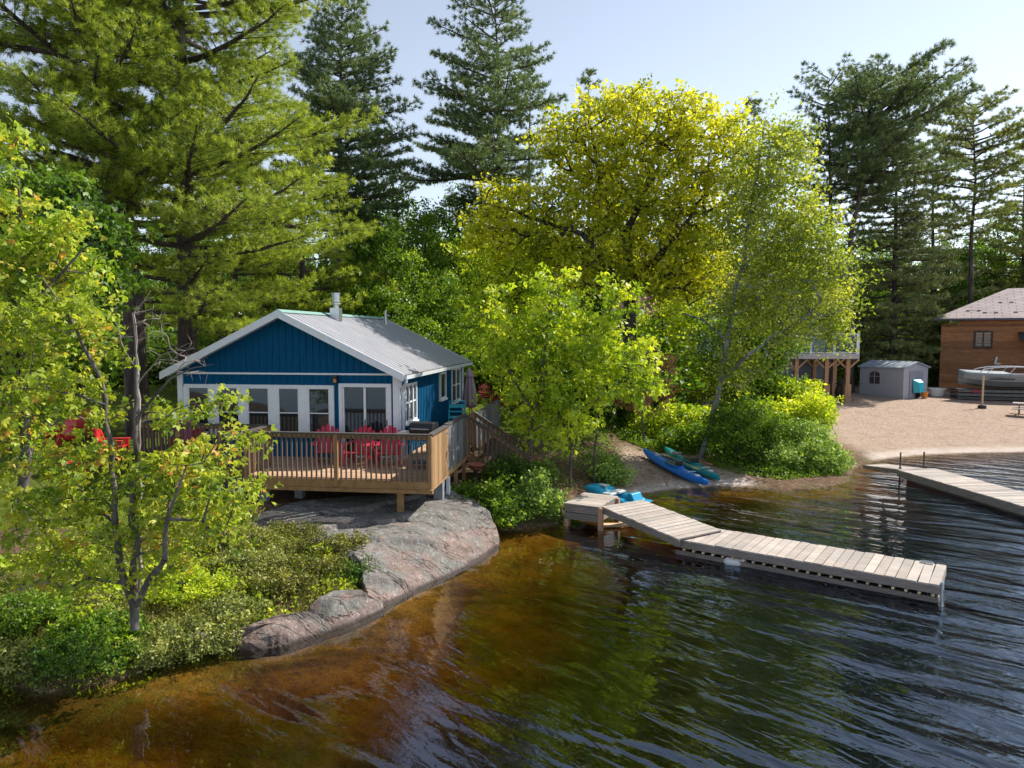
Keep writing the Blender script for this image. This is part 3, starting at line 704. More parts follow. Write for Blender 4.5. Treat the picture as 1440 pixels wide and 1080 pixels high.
# sliding patio door
f = MB(); dx0, dx1, dz = -1.72, -.20, 2.10
f.box(((dx0+dx1)/2, -.035, dz-.05), (dx1-dx0, .07, .10)); f.box((dx0+.05, -.035, dz/2-.05), (.10, .07, dz-.1)); f.box((dx1-.05, -.035, dz/2-.05), (.10, .07, dz-.1)); f.box(((dx0+dx1)/2, -.035, .03), (dx1-dx0-.2, .07, .06))
pd = f.build('patio_door', M['white_trim'], house); f = MB()
mid = (dx0+dx1)/2; f.box((mid, -.05, dz/2), (.06, .05, dz-.22)); f.box((dx0+.13, -.03, dz/2), (.05, .04, dz-.22)); f.box((dx1-.13, -.03, dz/2), (.05, .04, dz-.22)); f.build('door_frame', M['white_trim'], pd)
g = MB(); g.box(((dx0+.1+mid)/2, -.020, dz/2), (mid-dx0-.1, .02, dz-.2)); g.box(((dx1-.1+mid)/2+.01, -.012, dz/2), (dx1-mid-.12, .02, dz-.2)); g.build('pane', M['glass'], pd)
for c_ in ((mid+.01, -.085, 1.0), (dx1-.13, -.06, 1.0)): MB().box(c_, (.02, .02, .18)).build('handle', M['black_metal'], pd)
# side wall windows
window(house, .47, 1.73, .90, 2.05, 's', (.89, 1.31), .52)
window(house, 4.85, 5.75, 1.2, 2.15, 's', (), 0)
window(house, 6.75, 8.3, .90, 2.2, 's', (7.52,), .5)
# coach lamp
l = MB(); l.box((-1.80, -.03, 2.22), (.09, .05, .16)); l.box((-1.80, -.13, 2.27), (.15, .17, .07)); l.box((-1.80, -.13, 2.12), (.11, .11, .02)); lo = l.build('wall_lamp', M['black_metal'], house)
l = MB(); l.tube([(-1.80, -.13, 2.13), (-1.80, -.13, 2.23)], .045, 10); l.build('lamp_glass', M['lamp_amber'], lo)
b = MB(); b.box((-W/2, LN/2, -.85), (W+.06, LN+.06, .9)); b.build('foundation', M['concrete'], house)

# ---------------------------------------------------------------- deck
deck = thing('deck', 'brown wooden lakeside deck with railings wrapped round the blue cottage', 'deck', HO, HR)
X0, X1, Y0 = -3.10, 1.57, -2.72
def boards(x0, x1, y0, y1, z=-.02, pitch=.142, along='x', name='floor', m=None):
    b = MB(); n = int((y1-y0)/pitch) if along == 'x' else int((x1-x0)/pitch)
    for i in range(n):
        if along == 'x': b.box(((x0+x1)/2, y0+(i+.5)*(y1-y0)/n, z-.017), (x1-x0, (y1-y0)/n-.008, .034))
        else: b.box((x0+(i+.5)*(x1-x0)/n, (y0+y1)/2, z-.017), ((x1-x0)/n-.008, y1-y0, .034))
    return b
b = boards(X0, X1, Y0, -.005); b2 = boards(-6.85, X0-.004, -1.5, -.005); b3 = boards(.03, X1, .0, 8.3)
b.v += []; nb = MB()
for q in (b, b2, b3): nb.add(q.v, q.f)
nb.build('floor', M['deck_floor'], deck)
b = MB()
b.box(((X0+X1)/2-.02, Y0-.02, -.17), (X1-X0+.12, .04, .24)); b.box(((X0+X1)/2-.02, Y0-.05, -.30), (X1-X0+.2, .10, .09))
b.box((X1+.02, (Y0+1.6)/2, -.17), (.04, 1.6-Y0, .26)); b.box((X0-.02, (Y0-1.5)/2, -.17), (.04, -1.5-Y0, .24)); b.box((-4.98, -1.52, -.17), (3.72, .04, .24))
b.box((X1+.02, 5.6, -.17), (.04, 5.4, .26))
b.build('fascia', M['new_wood'], deck)
b = MB()
for xx in np.arange(X0+.2, X1, .4): b.box((xx, Y0/2-.02, -.155), (.04, -Y0-.1, .19))
b.box(((X0+X1)/2, Y0+.35, -.335), (X1-X0-.1, .08, .18)); b.box(((X0+X1)/2, -.7, -.335), (X1-X0-.1, .08, .18)); b.build('joists', M['new_wood'], deck)
def railing(par, P0, P1, posts, z0=0.0, z1=0.0, h=1.07, bal=M['baluster_wood'], cap=M['dark_rail'], pm=M['rail_wood'], pitch=.124, boards_=False, base=.0, side=1):
    """railing from P0 to P1 (x,y) with top at h above the line z0..z1"""
    P0 = Vector((*P0, z0)); P1 = Vector((*P1, z1)); d = P1-P0; L = Vector((d.x, d.y)).length; dr = Vector((d.x, d.y, 0)).normalized(); nrm = Vector((dr.y, -dr.x, 0))*side
    up = Vector((0, 0, 1)); an = math.atan2(dr.y, dr.x); rm = Matrix.Rotation(an, 3, 'Z')
    b = MB(); b.bar(P0+up*h, P1+up*h, .14, .038); b.build('handrail', cap, par)
    b = MB(); b.bar(P0+up*(h-.075)+nrm*.0, P1+up*(h-.075), .04, .09)
    if not boards_ and base == 0: pass
    b.build('rail', pm, par)
    n = int(L/pitch)
    if boards_:
        b = MB()
        for i in range(n): b.box(P0+d*((i+.5)/n)+nrm*.045+up*(h/2-.15), (L/n-.007, .02, h+.16), None, rm)
        b.build('side_boards', bal, par)
    else:
        b = MB(); b.box((0, 0, 0), (.036, .036, h+.02), None, rm); o0 = b.build('baluster', bal, par)
        for i in range(n):
            o = o0 if i == 0 else link(o0.copy()); o.parent = par; o.location = P0+d*((i+.5)/n)+nrm*.040+up*(h/2-.06)
    for f in posts:
        b = MB(); p = P0+d*f; b.box(p+nrm*(.045 if 0 < f < 1 else 0)+up*(h/2-.12), (.09, .09, h+.2), None, rm); b.build('post', pm, par)
railing(deck, (X0, Y0), (X1, Y0), (0, .5, 1))
railing(deck, (X1, Y0), (X1, -.95), (1,), boards_=True, bal=M['rail_wood'], pitch=.13)
railing(deck, (X0, Y0), (X0, -1.5), (1,), side=-1, bal=M['rail_wood'])
railing(deck, (-6.85, -1.5), (X0-.1, -1.5), (0, .33, .66))
railing(deck, (-6.85, -.05), (-6.85, -1.5), (0,))
# weathered grey screen panels further back, tree shade darkened into their colour
b = MB()
for i in range(9): b.box((X1+.045, -.95+.14+i*.272, .44), (.022, .266, 1.2))
b.build('screen_panel', M['grey_wood'], deck)
b = MB(); b.bar((X1, -.95, 1.09), (X1, 1.6, 1.09), .14, .04); b.build('handrail', M['dark_rail'], deck)
b = MB()
for i in range(18): b.box((X1+.045, 2.95+.13+i*.30, .38), (.022, .29, 1.0))
b.bar((X1, 2.8, .9), (X1, 8.3, .9), .12, .04); b.build('screen_panel', M['grey_wood'], deck)
for (px_, py_, hh_, mt, w_) in ((X1-.02, 1.6, 1.12, 'grey_wood', .10), (X1-.02, 2.75, 1.1, 'rail_wood', .10)):
    b = MB(); b.box((px_, py_, hh_/2-.1), (w_, w_, hh_+.2)); b.build('post', M[mt], deck)
# supports
def support(x, y, w, m, top=-.28, base=None):
    p = hw(x, y); g = hz(p.x, p.y) if base is None else base; z0 = g-FL-.6
    b = MB(); b.box((x, y, (z0+top)/2), (w, w, top-z0)); b.build('support_post', m, deck)
support(.80, Y0+.10, .14, M['new_wood']); support(1.45, -1.30, .24, M['concrete']); support(1.62, -.98, .09, M['white_metal']); support(1.5, .55, .10, M['post_wood']); support(-2.75, Y0+.2, .20, M['concrete']); support(-2.1, -1.9, .2, M['concrete'])
support(1.5, 1.7, .10, M['post_wood']); support(1.5, 4.5, .10, M['post_wood']); support(-6.7, -1.4, .1, M['post_wood']); support(-5, -1.4, .1, M['post_wood'])
b = MB()
for i in range(26): b.box((-6.8+.142*i+.07, -1.46, -.62), (.134, .02, .68))
b.build('skirting', M['grey_wood'], deck)

# stairs
st = thing('stairs', 'wooden staircase with slanted handrails going down from the deck to the shore', 'stairs', hw(X1+.06, 0, 0), HR)
b = MB(); n = 7; rise, run = .178, .275
for i in range(n):
    z = -(i+1)*rise; xx = .05+i*run
    for k in (-.07, .07): b.box((xx+run/2+k, 2.17, z-.02), (.135, 1.02, .036))
b.build('tread', M['deck_floor'], st)
for yy in (1.66, 2.68):
    b = MB(); b.bar((0, yy, -.16), (n*run+.1, yy, -.16-n*rise-.07), .04, .26); b.build('stringer', M['new_wood'], st)
    railing(st, (0, yy), (n*run, yy), (0, 1), 0, -n*rise, 1.05, M['baluster_wood'], M['dark_rail'], M['rail_wood'], .13, base=1)

# ---------------------------------------------------------------- chairs
def adirondack(name, label, m, group):
    t = thing(name, label, 'chair', (0, 0, 0), 0, group)
    b = MB()
    for i in range(6): b.box((0, -.22+i*.095, .35-i*.022), (.52, .085, .02))
    b.build('seat', m, t, bevel=.004)
    b = MB()
    for i in range(5):
        x = (i-2)*.108; h = .78-abs(i-2)*.055-(.03 if abs(i-2) == 2 else 0); a = Vector((x*.85, .26, .22)); e = Vector((x*1.15, .26+h*.36, .22+h*.93)); b.bar(a, e, .098, .02, (0, 1, 0)); b.disc((e.x, e.y, e.z), .049, .02, 12)
    b.bar((-.26, .36, .42), (.26, .36, .42), .04, .06); b.bar((-.27, .44, .70), (.27, .44, .70), .03, .06); b.build('backrest', m, t)
    for s in (-1, 1):
        b = MB(); b.prism([(s*.24, -.30), (s*.39, -.32), (s*.40, -.05), (s*.34, .46), (s*.25, .46)][::s], .545, .57, 2); b.build('armrest', m, t)
        b = MB(); b.box((s*.30, -.22, .27), (.03, .12, .55)); b.build('leg', m, t)
        b = MB(); b.bar((s*.28, -.22, .33), (s*.28, .50, .05), .03, .13); b.box((s*.33, .33, .27), (.025, .08, .55)); b.build('leg', m, t)
    return t
G = 'red slatted armchairs'
ch = adirondack('garden_chair', 'left of the three red chairs on the deck in front of the windows', M['red_plastic'], G)
p = hw(-1.72, -.95); ch.location = p; ch.rotation_euler = (0, 0, R(12))
dup(ch, hw(-.82, -1.05), R(-10), 'middle of the three red chairs on the deck, in front of the patio door', G)
dup(ch, hw(.02, -1.0), R(6), 'right of the three red chairs on the deck, nearest the grill', G)
c2 = adirondack('garden_chair', 'dark red chair on the back lawn with its slatted back turned to the lake', M['dark_red'], 'dark red chairs on the back lawn')
q = gp(700, 568, 1.75); c2.location = (q.x, q.y, hz(q.x, q.y)); c2.rotation_euler = (0, 0, R(175))
for px_, py_, rz_, lb in ((685, 563, 20, 'dark red chair just right of the closed umbrella, seen from the front'), (652, 570, 60, 'red chair on the lawn between the cottage corner and the closed umbrella'), (733, 568, 100, 'dark red chair furthest right on the back lawn, half hidden by the green tree')):
    q = gp(px_, py_, 1.75); dup(c2, (q.x, q.y, hz(q.x, q.y)), R(rz_), lb, 'dark red chairs on the back lawn', 1.05)
c3 = adirondack('garden_chair', 'bright red chair standing highest on the left lawn behind the maple leaves', M['bright_red'], 'bright red chairs on the left lawn')
q = gp(113, 622, 1.5); c3.location = (q.x, q.y, hz(q.x, q.y)); c3.rotation_euler = (0, 0, R(15))
for px_, py_, rz_, lb in ((84, 632, -25, 'bright red chair leftmost on the left lawn'), (163, 645, 100, 'bright red chair on the left lawn nearest the cottage'), (100, 662, 150, 'bright red chair lowest on the left lawn, in the shade')):
    q = gp(px_, py_, 1.4); dup(c3, (q.x, q.y, hz(q.x, q.y)), R(rz_), lb, 'bright red chairs on the left lawn')
cw = MB(); 
tw = MB(); tw.box((-5.9, -.9, .75), (.5, .03, .62)); tw.box((-5.9, -.8, 1.07), (.5, .2, .03)); two = tw.build('towel', M['pink_towel']); two.location = HO; two.rotation_euler = (0, 0, HR); tag(two, 'pink towel draped over a chair on the narrow left deck', 'towel')
c4 = dup(ch, hw(-5.9, -.85), 0, 'shaded red chair under the pink towel on the narrow left deck', G)

# gas grill
g = thing('gas_grill', 'black gas barbecue with closed lid by the right deck railing', 'barbecue', hw(1.02, -1.15), HR-R(8))
b = MB(); prof = [(-.24, .92), (-.25, 1.02), (-.17, 1.17), (0, 1.20), (.17, 1.17), (.25, 1.02), (.24, .92)]; b.prism(prof, -.33, .33, 0); b.build('lid', M['black_metal'], g, bevel=.015)
b = MB(); b.box((0, 0, .82), (.64, .46, .2)); b.build('firebox', M['black_metal'], g); b = MB(); b.box((-.5, 0, .9), (.34, .42, .03)); b.box((.47, 0, .9), (.28, .42, .03)); b.build('side_shelf', M['steel'], g)
for sx in (-.27, .27):
    for sy in (-.17, .17): b = MB(); b.tube([(sx, sy, .0), (sx, sy, .75)], .016, 6); b.build('leg', M['black_metal'], g)
b = MB(); b.box((0, 0, .12), (.6, .4, .03)); b.build('bottom_shelf', M['black_metal'], g)
b = MB(); b.tube([(-.25, -.29, 1.03), (.25, -.29, 1.03)], .014, 6); b.build('handle', M['steel'], g)
# bistro chair
g = thing('bistro_chair', 'turquoise metal high chair beside the closed umbrella', 'chair', hw(.75, 4.3), HR+R(10))
b = MB(); 
for sx in (-.27, .27): b.tube([(sx, .25, .0), (sx, .25, 1.20)], .018, 6); b.tube([(sx, -.22, .0), (sx, -.22, .68)], .018, 6); b.tube([(sx, -.22, .9), (sx, .25, .9)], .02, 6); b.tube([(sx, -.22, .68), (sx, -.22, .9)], .018, 6)
b.tube([(-.27, .25, 1.2), (.27, .25, 1.2)], .02, 6); b.build('frame', M['turquoise'], g)
b = MB(); b.box((0, 0, .68), (.54, .5, .03)); b.build('seat', M['turquoise'], g); b = MB(); b.box((0, .25, 1.03), (.5, .02, .12)); b.box((0, .25, .84), (.5, .02, .05)); b.build('backrest', M['turquoise'], g)
# umbrella
g = thing('patio_umbrella', 'closed mauve patio umbrella on the walkway behind the cottage corner', 'umbrella', hw(.70, 6.8), 0)
b = MB(); b.tube([(0, 0, 0), (0, 0, 2.15)], .022, 8); b.build('pole', M['bark_dark'], g); b = MB(); b.tube([(0, 0, 0), (0, 0, .07), (0, 0, .075)], [.24, .24, .1], 18); b.build('base', M['black_metal'], g)
rings = []
for t_ in np.linspace(0, 1, 14):
    r_ = .05+.17*t_**.6+.03*math.sin(t_*3); rings.append([(r_*(1+.20*math.cos(8*a)+.06*math.sin(3*a+t_*4))*math.cos(a), r_*(1+.20*math.cos(8*a))*math.sin(a), 2.05-1.28*t_) for a in np.linspace(0, 2*math.pi, 48, endpoint=False)])
b = MB(); b.loft(rings); b.build('canopy', M['umbrella_cloth'], g, smooth=True)
b = MB(); rr_ = [[(r_*(1+.12*math.cos(8*a))*math.cos(a), r_*(1+.12*math.cos(8*a))*math.sin(a), z_) for a in np.linspace(0, 2*math.pi, 48, endpoint=False)] for r_, z_ in ((.02, 2.22), (.08, 2.12), (.165, 1.94), (.17, 1.90))]; b.loft(rr_); b.build('vent', M['umbrella_cloth'], g, smooth=True)
b = MB(); b.tube([(0, 0, 2.2), (0, 0, 2.3)], .015, 6); b.build('finial', M['black_metal'], g)
# planter bowl on a stump
q = gp(669, 652, 1.45); g = thing('planter', 'wide terracotta bowl with blue edge on a post under the stairs', 'planter', (q.x, q.y, hz(q.x, q.y)), 0); zt_ = 1.42-g.location.z
b = MB(); b.loft([[(r_*math.cos(a), r_*math.sin(a), z_) for a in np.linspace(0, 6.283, 28, endpoint=False)] for r_, z_ in ((.10, zt_-.16), (.20, zt_-.08), (.25, zt_), (.27, zt_), (.27, zt_+.03), (.235, zt_+.03), (.18, zt_-.06), (.02, zt_-.08))], cap=True); b.build('bowl', M['terracotta'], g, smooth=True)
b = MB(); b.tube([(0, 0, -.2), (0, 0, zt_-.15)], .07, 10); b.build('post', M['bark_dark'], g)

# ---------------------------------------------------------------- docks
ld = thing('floating_dock', 'long weathered plank dock floating on the lake, seen end to end', 'dock', (0, 0, 0), 0)
nl = gp(948, 757, .38); nr_ = gp(1318, 822, .38); fl_ = gp(985, 737, .38)
e1 = (nr_-nl).normalized(); L1 = (nr_-nl).length+.05; e2 = Vector((-e1.y, e1.x, 0)); W1 = 1.45
ld.location = (nl.x, nl.y, 0); ld.rotation_euler = (0, 0, math.atan2(e1.y, e1.x))
def planks(L, Wd, z0, z1, n, jit=.0, m='old_dock', par=None, name='deck_boards', x0=0):
    b = MB()
    for i in range(n):
        f = (i+.5)/n; w = L/n; z = z0+(z1-z0)*f+rng.uniform(-.004, .004); a = rng.uniform(-.012, .012); o_ = rng.uniform(-.02, .02)
        sl = math.atan2(z1-z0, L); rot = Matrix.Rotation(rng.uniform(-.01, .01), 3, 'Z') @ Matrix.Rotation(-sl, 3, 'Y')
        b.box((x0+w*(i+.5), Wd/2+o_, z-.02), (w-.016, Wd, .038), None, rot)
    return b.build(name, M[m], par, bevel=.004)
planks(L1, W1, .38, .38, 28, par=ld)
b = MB(); b.box((L1/2, .02, .27), (L1, .045, .16)); b.box((L1/2, W1-.02, .27), (L1, .045, .16)); b.box((L1-.02, W1/2, .27), (.045, W1-.1, .16)); b.box((.02, W1/2, .27), (.045, W1-.1, .16)); b.box((L1/2, .05, .055), (L1-.06, .06, .10)); b.box((L1-.05, W1/2, .05), (.06, W1-.14, .10)); b.box((L1/2, W1-.05, .05), (L1-.06, .06, .10)); b.build('side_beam', M['old_beam'], ld)
b = MB()
for i in range(23): b.box((.25+i*L1/23.6, .35, .155), (.05, .74, .045))
b.build('cross_slat', M['light_bit'], ld); b = MB(); b.box((L1/2, W1/2+.1, .0), (L1-.5, W1-.55, .22)); b.build('float', M['black_metal'], ld)
b = MB(); b.tube([(L1+.02, .1, -.8), (L1+.02, .1, .42)], .03, 8); b.build('mooring_pipe', M['steel'], ld)
b = MB(); b.box((L1-.35, W1-.12, .405), (.25, .06, .02)); b.tube([(L1-.45, W1-.12, .43), (L1-.25, W1-.12, .43)], .012, 6); b.build('cleat', M['steel'], ld)
# ramp
rp = thing('dock_ramp', 'sloping weathered plank ramp between the shore crib and the floating dock', 'ramp', (0, 0, 0), 0)
ra = gp(846, 713, .62); rb_ = gp(950, 758, .42); e = (rb_-ra); Lr = Vector((e.x, e.y)).length+.1; rp.location = (ra.x, ra.y, 0); rp.rotation_euler = (0, 0, math.atan2(e.y, e.x)); 
planks(Lr, 1.45, .64, .44, 15, par=rp)
b = MB(); b.bar((0, .03, .53), (Lr, .03, .33), .05, .16); b.bar((0, 1.42, .53), (Lr, 1.42, .33), .05, .16); b.build('side_beam', M['old_beam'], rp)
# crib
cr_ = thing('dock_crib', 'low timber crib platform where the dock meets the shore', 'dock', (0, 0, 0), 0)
ca = gp(793, 707, .64); cb = gp(843, 713, .64); e = cb-ca; Lc = e.length; cr_.location = (ca.x, ca.y, 0); cr_.rotation_euler = (0, 0, math.atan2(e.y, e.x))
cw_ = 1.45; b = MB()
for i in range(9): b.box((Lc/2, (i+.5)*cw_/9, .62), (Lc+rng.uniform(-.02, .02), cw_/9-.01, .038))
b.build('deck_boards', M['old_dock'], cr_, bevel=.004)
b = MB()
for k, z in enumerate((.50, .30)): 
    b.box((Lc/2, .05, z), (Lc-.02, .09, .18)); b.box((Lc-.05, cw_/2, z), (.09, cw_-.2, .18)); b.box((.05, cw_/2, z), (.09, cw_-.2, .18)); b.box((Lc/2, cw_-.05, z), (Lc-.02, .09, .18))
b.build('timbers', M['old_beam'], cr_)
for c_, d_ in (((Lc+.02, .05, .1), (.12, .12, 1.0)), ((Lc+.02, cw_-.1, .1), (.12, .12, 1.0)), ((.06, .06, -.2), (.12, .12, .8))): MB().box(c_, d_).build('corner_post', M['post_wood'], cr_)
b = MB(); b.box((Lc+.25, .55, .06), (.7, .22, .05), None, Matrix.Rotation(.5, 3, 'Z')); b.box((Lc+.3, .9, -.02), (.12, .5, .12)); b.build('cross_slat', M['light_bit'], cr_)
# fender
f_ = gp(1033, 788, .05); b = MB(); b.tube([(-.26, 0, 0), (-.23, 0, 0), (-.18, 0, 0), (.18, 0, 0), (.23, 0, 0), (.26, 0, 0)], [.03, .07, .1, .1, .07, .03], 14); o = b.build('boat_fender', M['white_plastic'], None, smooth=True); o.location = (f_.x-.02, f_.y-.14, .05); o.rotation_euler = (0, 0, math.atan2(e1.y, e1.x)+.25); tag(o, 'white cylindrical fender floating against the side of the long dock', 'fender')
# far dock on the right
fd = thing('floating_dock', 'grey dock off the sandy beach at the right edge, with two thin poles beside it', 'dock', (0, 0, 0), 0)
a0 = gp(1261, 660, .36); a1 = gp(1440, 712, .36); e = (a1-a0); e.normalize(); fd.location = (a0.x, a0.y, 0); fd.rotation_euler = (0, 0, math.atan2(e.y, e.x))
planks(6.0, 1.5, .36, .36, 34, par=fd); planks(4.0, 1.5, .33, .33, 22, par=fd, x0=6.05)
b = MB()
for x0_, l_ in ((0, 6.0), (6.05, 4.0)):
    for yy in (.03, 1.47): b.box((x0_+l_/2, yy, .22), (l_-.02, .05, .22))
    b.box((x0_+.03, .75, .22), (.05, 1.38, .2)); b.box((x0_+l_/2, .75, .05), (l_-.4, 1.0, .2))
b.build('side_beam', M['old_beam'], fd)
g1 = gp(1214, 653, .22); rp2 = thing('dock_ramp', 'low narrow plank ramp from the sandy beach to the far right dock', 'ramp', (g1.x, g1.y, 0), 0); g2 = gp(1264, 660, .36); e = g2-g1; rp2.rotation_euler = (0, 0, math.atan2(e.y, e.x)); Lr2 = Vector((e.x, e.y)).length+.2
planks(Lr2, 1.0, .2, .38, 10, par=rp2); b = MB(); b.bar((0, .03, .12), (Lr2, .03, .29), .05, .12); b.bar((0, .97, .12), (Lr2, .97, .29), .05, .12); b.build('side_beam', M['old_beam'], rp2)
for px_, lb in ((1265, 'left of the two thin steel poles at the shore end of the far right dock'), (1298, 'right of the two thin steel poles at the shore end of the far right dock')):
    q = gp(px_, 659 if px_ < 1280 else 658, .36); b = MB(); b.tube([(0, 0, -.7), (0, 0, .95)], .028, 8); b.tube([(0, 0, .30), (0, 0, .40)], .045, 8); o = b.build('dock_pole', M['bark_grey'], None, smooth=False); o.location = (q.x+.02, q.y, 0.0); tag(o, lb, 'pole', 'poles at the far dock')

# ---------------------------------------------------------------- kayaks
def kayak(name, label, m, nose, tail, seatc):
    L = 4.3; a = Vector(nose); e = Vector(tail); d = e-a; t = thing(name, label, 'kayak', (a+e)/2, math.atan2(d.y, d.x), 'kayaks pulled up on the sand', ry=math.atan2(-d.z, Vector((d.x, d.y)).length))
    rings = []
    for i in range(37):
        s = -1+2*i/36; w = .31*max(.0, (1-abs(s)**2.3))**.72+.008; sheer = .12*abs(s)**2.6; top = .30-.02*abs(s)+sheer-.10*(abs(s)**5); bot = .16*abs(s)**4
        ring = []
        for k in range(20):
            an = 2*math.pi*k/20; cx = math.cos(an); sx = math.sin(an)
            yy = w*(abs(cx)**.8)*(1 if cx > 0 else -1)
            mid_ = (top+bot)/2+.02; zz = mid_+(top-mid_)*sx**1 if sx > 0 else mid_+(mid_-bot)*sx
            if sx > 0: zz = mid_+(top-mid_)*(1-(abs(cx))**1.6)
            ring.append((s*L/2, yy, zz))
        rings.append(ring)
    b = MB(); b.loft(rings); b.build('hull', m, t, smooth=True)
    b = MB(); 
    for o_ in ([0.05] if seatc == 1 else [0.05]):
        N_ = 28; b.loft([[(o_+.46*k1*math.cos(a_), .21*k1*math.sin(a_), z_) for a_ in np.linspace(0, 6.283, N_, endpoint=False)] for k1, z_ in ((1.05, .285), (1.08, .325), (.98, .33), (.93, .30))], cap=False)
    b.build('coaming', m, t, smooth=True)
    b = MB(); b.loft([[(.05+.43*k1*math.cos(a_), .195*k1*math.sin(a_), z_) for a_ in np.linspace(0, 6.283, 28, endpoint=False)] for k1, z_ in ((1, .318), (.9, .312), (.05, .308))], cap=True); b.build('cockpit', M['black_metal'], t)
    b = MB(); b.box((.36, 0, .40), (.06, .28, .18)); b.build('seat', M['black_metal'], t, bevel=.02)
    b = MB(); b.tube([(1.15, -.16, .325), (1.15, 0, .345), (1.15, .16, .325)], .012, 6); b.tube([(-1.0, -.16, .325), (-1.0, 0, .345), (-1.0, .16, .325)], .012, 6); b.disc((1.5, 0, .30), .1, .04, 16, 'z'); b.build('deck_strap', M['white_plastic'], t)
    return t
def kpt(px, py): 
    q = gp(px, py, .3); 
    for _ in range(5): q = gp(px, py, max(hz(q.x, q.y), 0)+.08)
    return q
ka, kb = kpt(901, 636), kpt(1000, 687); kc, kd_ = kpt(922, 631), kpt(1016, 683)
kz = lambda q: max(hz(q.x, q.y), 0.0)+.0
K1 = kayak('kayak', 'bright blue kayak pulled up on the sand, with a pale paddle on top', M['kayak_blue'], (ka.x, ka.y, kz(ka)), (kb.x, kb.y, -.02), 1)
K2 = kayak('kayak', 'teal green kayak pulled up on the sand just behind the blue one', M['kayak_teal'], (kc.x+.15, kc.y, kz(kc)), (kd_.x+.15, kd_.y, -.02), 1)
def paddle(label, p0, p1, m):
    a = Vector(p0); e = Vector(p1); d = (e-a); t = thing('paddle', label, 'paddle', (a+e)/2, math.atan2(d.y, d.x), 'kayak paddles', ry=math.atan2(-d.z, Vector((d.x, d.y)).length)); L = d.length
    b = MB(); b.tube([(-L/2+.3, 0, 0), (L/2-.3, 0, 0)], .016, 8); b.build('shaft', m, t)
    for s in (-1, 1):
        b = MB(); rr_ = []
        for f in np.linspace(0, 1, 9): w = .02+.075*math.sin(math.pi*min(1, f*.9+.05))**.7; x_ = s*(L/2-.42+f*.42); rr_.append([(x_, -w, 0), (x_, 0, .012), (x_, w, 0), (x_, 0, -.012)])
        b.loft(rr_); b.build('blade', m, t, smooth=False)
def onk(K, x_, y_, z_): return K.matrix_world @ Vector((x_, y_, z_))
bpy.context.view_layer.update()
paddle('pale yellow paddle lying along the top of the blue kayak', onk(K1, -1.1, .20, .36), onk(K1, 1.1, .34, .38), M['yellow_pole'])
paddle('reddish paddle lying across the teal kayak', onk(K2, -1.1, -.26, .36), onk(K2, 1.05, .30, .40), plain('red_shaft', (.38, .12, .10), .5))

# pedal boat moored behind the crib
pa, pb = gp(818, 699, .12), gp(908, 718, .12); d = pb-pa; t = PB = thing('pedal_boat', 'turquoise pedal boat with a raised back, moored behind the dock ramp', 'boat', ((pa.x+pb.x)/2, (pa.y+pb.y)/2+1.05, -.06), math.atan2(d.y, d.x)); L = 2.9
for yy in (-.45, .45):
    rings = []
    for i in range(19):
        s = -1+2*i/18; w = .28*(1-abs(s)**4)**.6+.02; zc = .10+.16*max(0, -s)**3; h_ = .26*(1-abs(s)**5)**.5+.03
        rings.append([(s*L/2, yy+w*math.cos(a_), zc+h_*math.sin(a_)*(.9 if math.sin(a_) > 0 else 1)) for a_ in np.linspace(0, 6.283, 16, endpoint=False)])
    b = MB(); b.loft(rings); b.build('hull', M['boat_turquoise'], t, smooth=True)
b = MB(); rr_ = []
for i in range(15):
    s = i/14; x_ = -L/2+.2+s*1.5; hgt_ = .30+.33*math.sin(math.pi*min(1, s*1.0+.0))**.8; rr_.append([(x_, -.62, .22), (x_, -.48, hgt_*.9), (x_, 0, hgt_), (x_, .48, hgt_*.9), (x_, .62, .22)])
b.loft(rr_, cap=True, closed=True); b.build('deck', M['boat_turquoise'], t, smooth=True)
b = MB(); b.box((.30, -.3, .40), (.35, .46, .10)); b.box((.30, .3, .40), (.35, .46, .10)); b.build('seat', M['white_plastic'], t, bevel=.03)
b = MB(); b.prism([(.95, .2), (1.12, .55), (1.25, .55), (1.42, .2)], -.3, .3); b.box((1.38, 0, .22), (.5, 1.1, .06)); b.build('backrest', M['boat_turquoise'], t, bevel=.03)
b = MB(); b.tube([(0, -.1, .3), (0, -.1, .62), (.1, -.1, .68)], .02, 6); b.box((-.2, 0, .62), (.3, .2, .05)); b.build('steering_lever', M['white_plastic'], t)
PB.scale = (.86, .8, .8)
# drift log and things under the birch
def stick(label, cat, name, a, b_, r0, r1, m): 
    a = Vector(a); b_ = Vector(b_); mb = MB(); mid_ = (b_-a)*.5+Vector((0, .03, .03)); mb.tube([(0, 0, 0), mid_*.6, mid_, b_-a], [r0, r0, (r0+r1)/2, r1], 8); o = mb.build(name, m, None, smooth=True); o.location = a; tag(o, label, cat)
stick('pale fallen log under the trees above the teal kayak', 'log', 'fallen_log', gp(975, 578, .9), gp(999, 567, 1.2), .09, .07, M['bark_light'])
stick('pale birch branch lying low among the bank shrubs at left', 'branch', 'fallen_branch', at(20, 832, 9.8), at(74, 818, 10), .03, .015, M['bark_light'])
stick('grey piece of driftwood at the bank edge left of the flat rock', 'log', 'driftwood', gp(266, 900, .32), gp(292, 892, .38), .05, .035, M['bark_light'])
# ---------------------------------------------------------------- buildings across the little bay
def gz(x, y, dz=0): return hz(x, y)+dz
